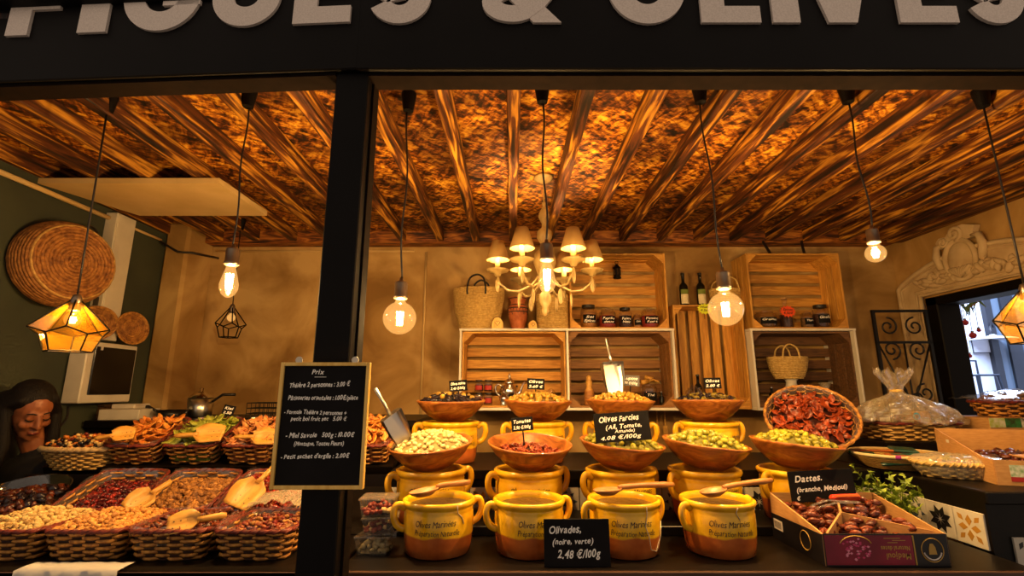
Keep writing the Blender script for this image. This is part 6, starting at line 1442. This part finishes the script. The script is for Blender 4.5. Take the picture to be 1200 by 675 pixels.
MB().add(vs, fs).obj('cellophane', m_film2, gbk); MB().lathe([(.024,.228),(.030,.235),(.024,.242)], 14, T(-.02,0,0)).obj('tie', m_boardframe, gbk, True)
for i, (x, y, sx_, sz_, mm, lab) in enumerate(((-.12,-.02,.07,.09,m_tea,'dark brown packet at the left inside the gift basket'),(-.03,-.04,.09,.075,m_wickerred,'red packet at the front inside the gift basket'),(.06,-.03,.07,.09,m_spice,'ochre packet inside the gift basket'),(.13,-.02,.06,.07,m_leather,'black packet at the right inside the gift basket'),(0.02,.04,.12,.10,m_labc,'cream packet at the back inside the gift basket'))):
    t = thing('gift_packet', lab, 'packet', (gx+x, 2.50+y, ZU+.135), (0,0,.2*i-.4), 'packets in the gift basket'); MB().box((0,0,sz_/2), (sx_,.04,sz_), b=.006).obj('pouch', mm, t); MB().box((0,-.0212,sz_*.5), (sx_*.6,.002,sz_*.35)).obj('label', m_labc if mm is not m_labc else m_rl, t)
bsn = thing('blue_sticker', 'small round blue sticker on the cellophane gift basket', 'sticker', W(1074, 488, 2.362)); MB().lathe([(0,.002),(.017,.002),(.017,0)], 18, R(PI/2,'X')).obj('disc', mat('blue_print', '#2a8ab8', rough=.4), bsn); MB().lathe([(0,.003),(.009,.003),(.009,.001)], 14, R(PI/2,'X')).obj('centre', mat('dark_blue_print', '#0c2a4a', rough=.4), bsn)
# ---------------------------------------------------------------- coiled round tray with packets
tx0 = along(1051, 2.2, ZU+.05); ct2 = thing('coiled_tray', 'cream coiled round tray with coloured bands holding packets', 'tray', (tx0, 2.20, ZU+.001))
mb = MB()
for i in range(7):
    rr, z = 0.115+.0095*i, .008+.0078*i; mb.tube([(rr*math.cos(2*PI*k/60), rr*math.sin(2*PI*k/60), z) for k in range(60)], .0062, 6, closed=True)
mb.obj('coils', m_wickerlight, ct2, True); MB().lathe([(0,.004),(.115,.004),(.172,.054)], 40).obj('base', m_wickerlight, ct2)
MB().tube([(.178*math.cos(2*PI*k/60), .178*math.sin(2*PI*k/60), .060) for k in range(60)], .0065, 8, closed=True).obj('rim', mat('cream_coil', '#c8b484', rough=.8), ct2, True)
for a, mm in ((-2.25, mat('purple_yarn', '#8a1c7a', rough=.8)), (-1.25, mat('green_yarn', '#1c7a5a', rough=.8)), (-.4, mat('purple_yarn', '#8a1c7a', rough=.8)), (2.9, mat('green_yarn', '#1c7a5a', rough=.8))): MB().tube([(.178*math.cos(a+.02*k), .178*math.sin(a+.02*k), .060) for k in range(6)], .0076, 8).obj('coloured_band', mm, ct2, True)
m_pk = [mat('dark_green_packet', '#143a2c', rough=.3), mat('rust_packet', '#9a5020', '#b86a2c', scale=30, rough=.3), mat('teal_packet', '#1c4a48', rough=.3)]
rd = random.Random(2)
for i in range(9):
    x, y = -.10+.1*(i % 3)+rd.uniform(-.02,.02), -.09+.09*(i//3); t = thing('sealed_packet', 'flat %s packet lying in the coiled tray' % ('dark green', 'rust brown', 'teal')[i % 3], 'packet', (tx0+x, 2.20+y, ZU+.036+.010*(i//3)+.004*(i % 3)), (rd.uniform(-.1,.15), rd.uniform(-.12,.12), rd.uniform(-.6,.6)), 'flat packets in the tray %s' % ('green', 'rust', 'teal')[i % 3])
    MB().box((0,0,0), (.10,.075,.010), b=.004).obj('pouch', m_pk[i % 3], t); MB().box((0,0,.0055), (.07,.03,.0012)).obj('label', m_pk[(i+1) % 3] if i % 3 else m_wickerred, t)
# ---------------------------------------------------------------- pale wrapped tray
wt_ms = basket_meshes(.145, .085, .06, 2.6, .72, 6, 26, m_straw, m_straw, rim=.009, curve=.8, lin=mat('pale_lining', '#7a5626')); wx = along(1122, 1.97, ZU+.04); M = T(wx, 1.97, ZU+.001) @ R(-.25,'Z')
wtr = basket(wt_ms, 'straw_tray', 'pale oval straw tray wrapped in clear film at the counter edge', M, None)
vs = []; fs = []; N = 36; rd = random.Random(6)
for i, (q, z) in enumerate(((.78,.004),(.93,.03),(1.02,.062),(.9,.075),(.6,.082),(.25,.084))):
    for k in range(N): vs.append((*sup(.15*q*(1+rd.uniform(-.025,.025)), .09*q*(1+rd.uniform(-.025,.025)), 2.6, 2*PI*k/N), z+rd.uniform(-.004,.004)))
for i in range(5):
    for k in range(N): fs.append((i*N+k, i*N+(k+1) % N, (i+1)*N+(k+1) % N, (i+1)*N+k))
fs.append(tuple(range(5*N, 6*N))); MB().add(vs, fs).obj('film', m_film, wtr, True)
heap('wrapped_fruit', 'mixed dried fruit slices in the wrapped pale tray', 'dried fruit', M, .125, .07, 2.6, .045, .018, 60, E_mix, [m_mix[0], m_gl, m_mix[2], m_tea], .011, 44, '#4a2c10')
# ---------------------------------------------------------------- cardboard box of dried figs
cbx = thing('fig_carton', 'open cardboard carton of dark dried figs at right edge', 'box', (0,0,0), (0,0,math.radians(-19))); c0 = Vector((1.725,1.815,ZU+.001)); cbx.location = c0
L2, W2, h1, h2 = .40, .34, .085, .165
MB().box((W2/2, L2/2, .004), (W2, L2, .006)).obj('base', m_card, cbx)
for x in (0, W2): MB().prism([(0,0),(L2,0),(L2,h2),(L2*.15,h1),(0,h1)], -.0025, .0025, T(x,0,0) @ R(PI/2,'Z') @ R(PI/2,'X')).obj('side_wall', m_card, cbx)
MB().box((W2/2,0,h1/2), (W2,.005,h1)).obj('front_wall', m_card, cbx); MB().box((W2/2,L2,h2/2), (W2,.005,h2)).obj('back_wall', m_card, cbx)
MB().box((.07,-.003,.05), (.06,.0015,.04)).obj('label', mat('green_white_print', '#5a8a4a', '#c8c8b8', scale=60, rough=.5), cbx); MB().box((.07,-.003,.022), (.06,.0015,.016)).obj('label', m_rl, cbx)
MB().box((-.003,.10,.05), (.0015,.05,.035)).obj('label', mat('green_white_print', '#5a8a4a', '#c8c8b8', scale=60, rough=.5), cbx)
MB().box((-.003,.30,.12), (.0015,.022,.012)).obj('label', m_white, cbx)
MB().box((.22,.13,.085), (.16,.14,.006)).obj('inner_flap', m_card, cbx)
heap('dried_figs', 'dark brown dried figs packed in the cardboard carton', 'figs', T(*c0) @ R(math.radians(-19),'Z') @ T(W2/2,L2/2+.05,0), W2*.46, L2*.36, 8, .055, .025, 120, [proto_lump((.018,.016,.009), k, k=.2) for k in range(3)], [m_fig[0], m_tea], .014, 45, '#160a06')
# ---------------------------------------------------------------- printed carton with a film-wrapped basket on it
cx = along(1198, 2.45, 1.3); car = thing('printed_carton', 'low carton with a printed green and white strip behind fig carton', 'box', (cx, 2.45, ZU+.001))
MB().box((0,0,.10), (.52,.22,.20), b=.003).obj('carton', m_card, car)
cols = ['#9aa62a','#2a3a14','#c8c4b0','#2a7a3a','#3a2a2a','#5a5a3a','#c8b8a0']
for i in range(7): MB().box((-.223+.074*i,-.1115,.178), (.073,.002,.042)).obj('print_panel', mat('print_%d' % i, cols[i], cols[(i+2) % 7] if i not in (3,) else None, scale=40, rough=.5), car)
mb = MB(); write(mb, 'bou', .026, 0, 0, .05, hand=False, M=T(-.025,-.1128,.17) @ FACE(), bold=.02); mb.obj('lettering', m_chalk, car)
M = T(cx+.0, 2.45, ZU+.202); lb_ms = basket_meshes(.20,.10,.075,3,.8,6,26,m_wicker,m_wickerred); lbk = basket(lb_ms, 'long_basket', 'long wicker basket of nuts under film at the right edge', M, None)
heap('film_wrapped_nuts', 'brown nuts in the long basket under film', 'nuts', M, .185, .09, 3, .062, .035, 220, E_wal, m_wal, .010, 46, '#3a1c0a')
vs = []; fs = []; rd = random.Random(16)
for i in range(17):
    for j in range(9):
        u, v = i/16*2-1, j/8*2-1; vs.append((u*.225-.01, v*.12, .085+.045*(1-u*u)*(1-v*v)+rd.uniform(-.007,.007)))
for i in range(16):
    for j in range(8): a = i*9+j; fs.append((a, a+9, a+10, a+1))
MB().add(vs, fs).obj('film', m_plastic, lbk, True)
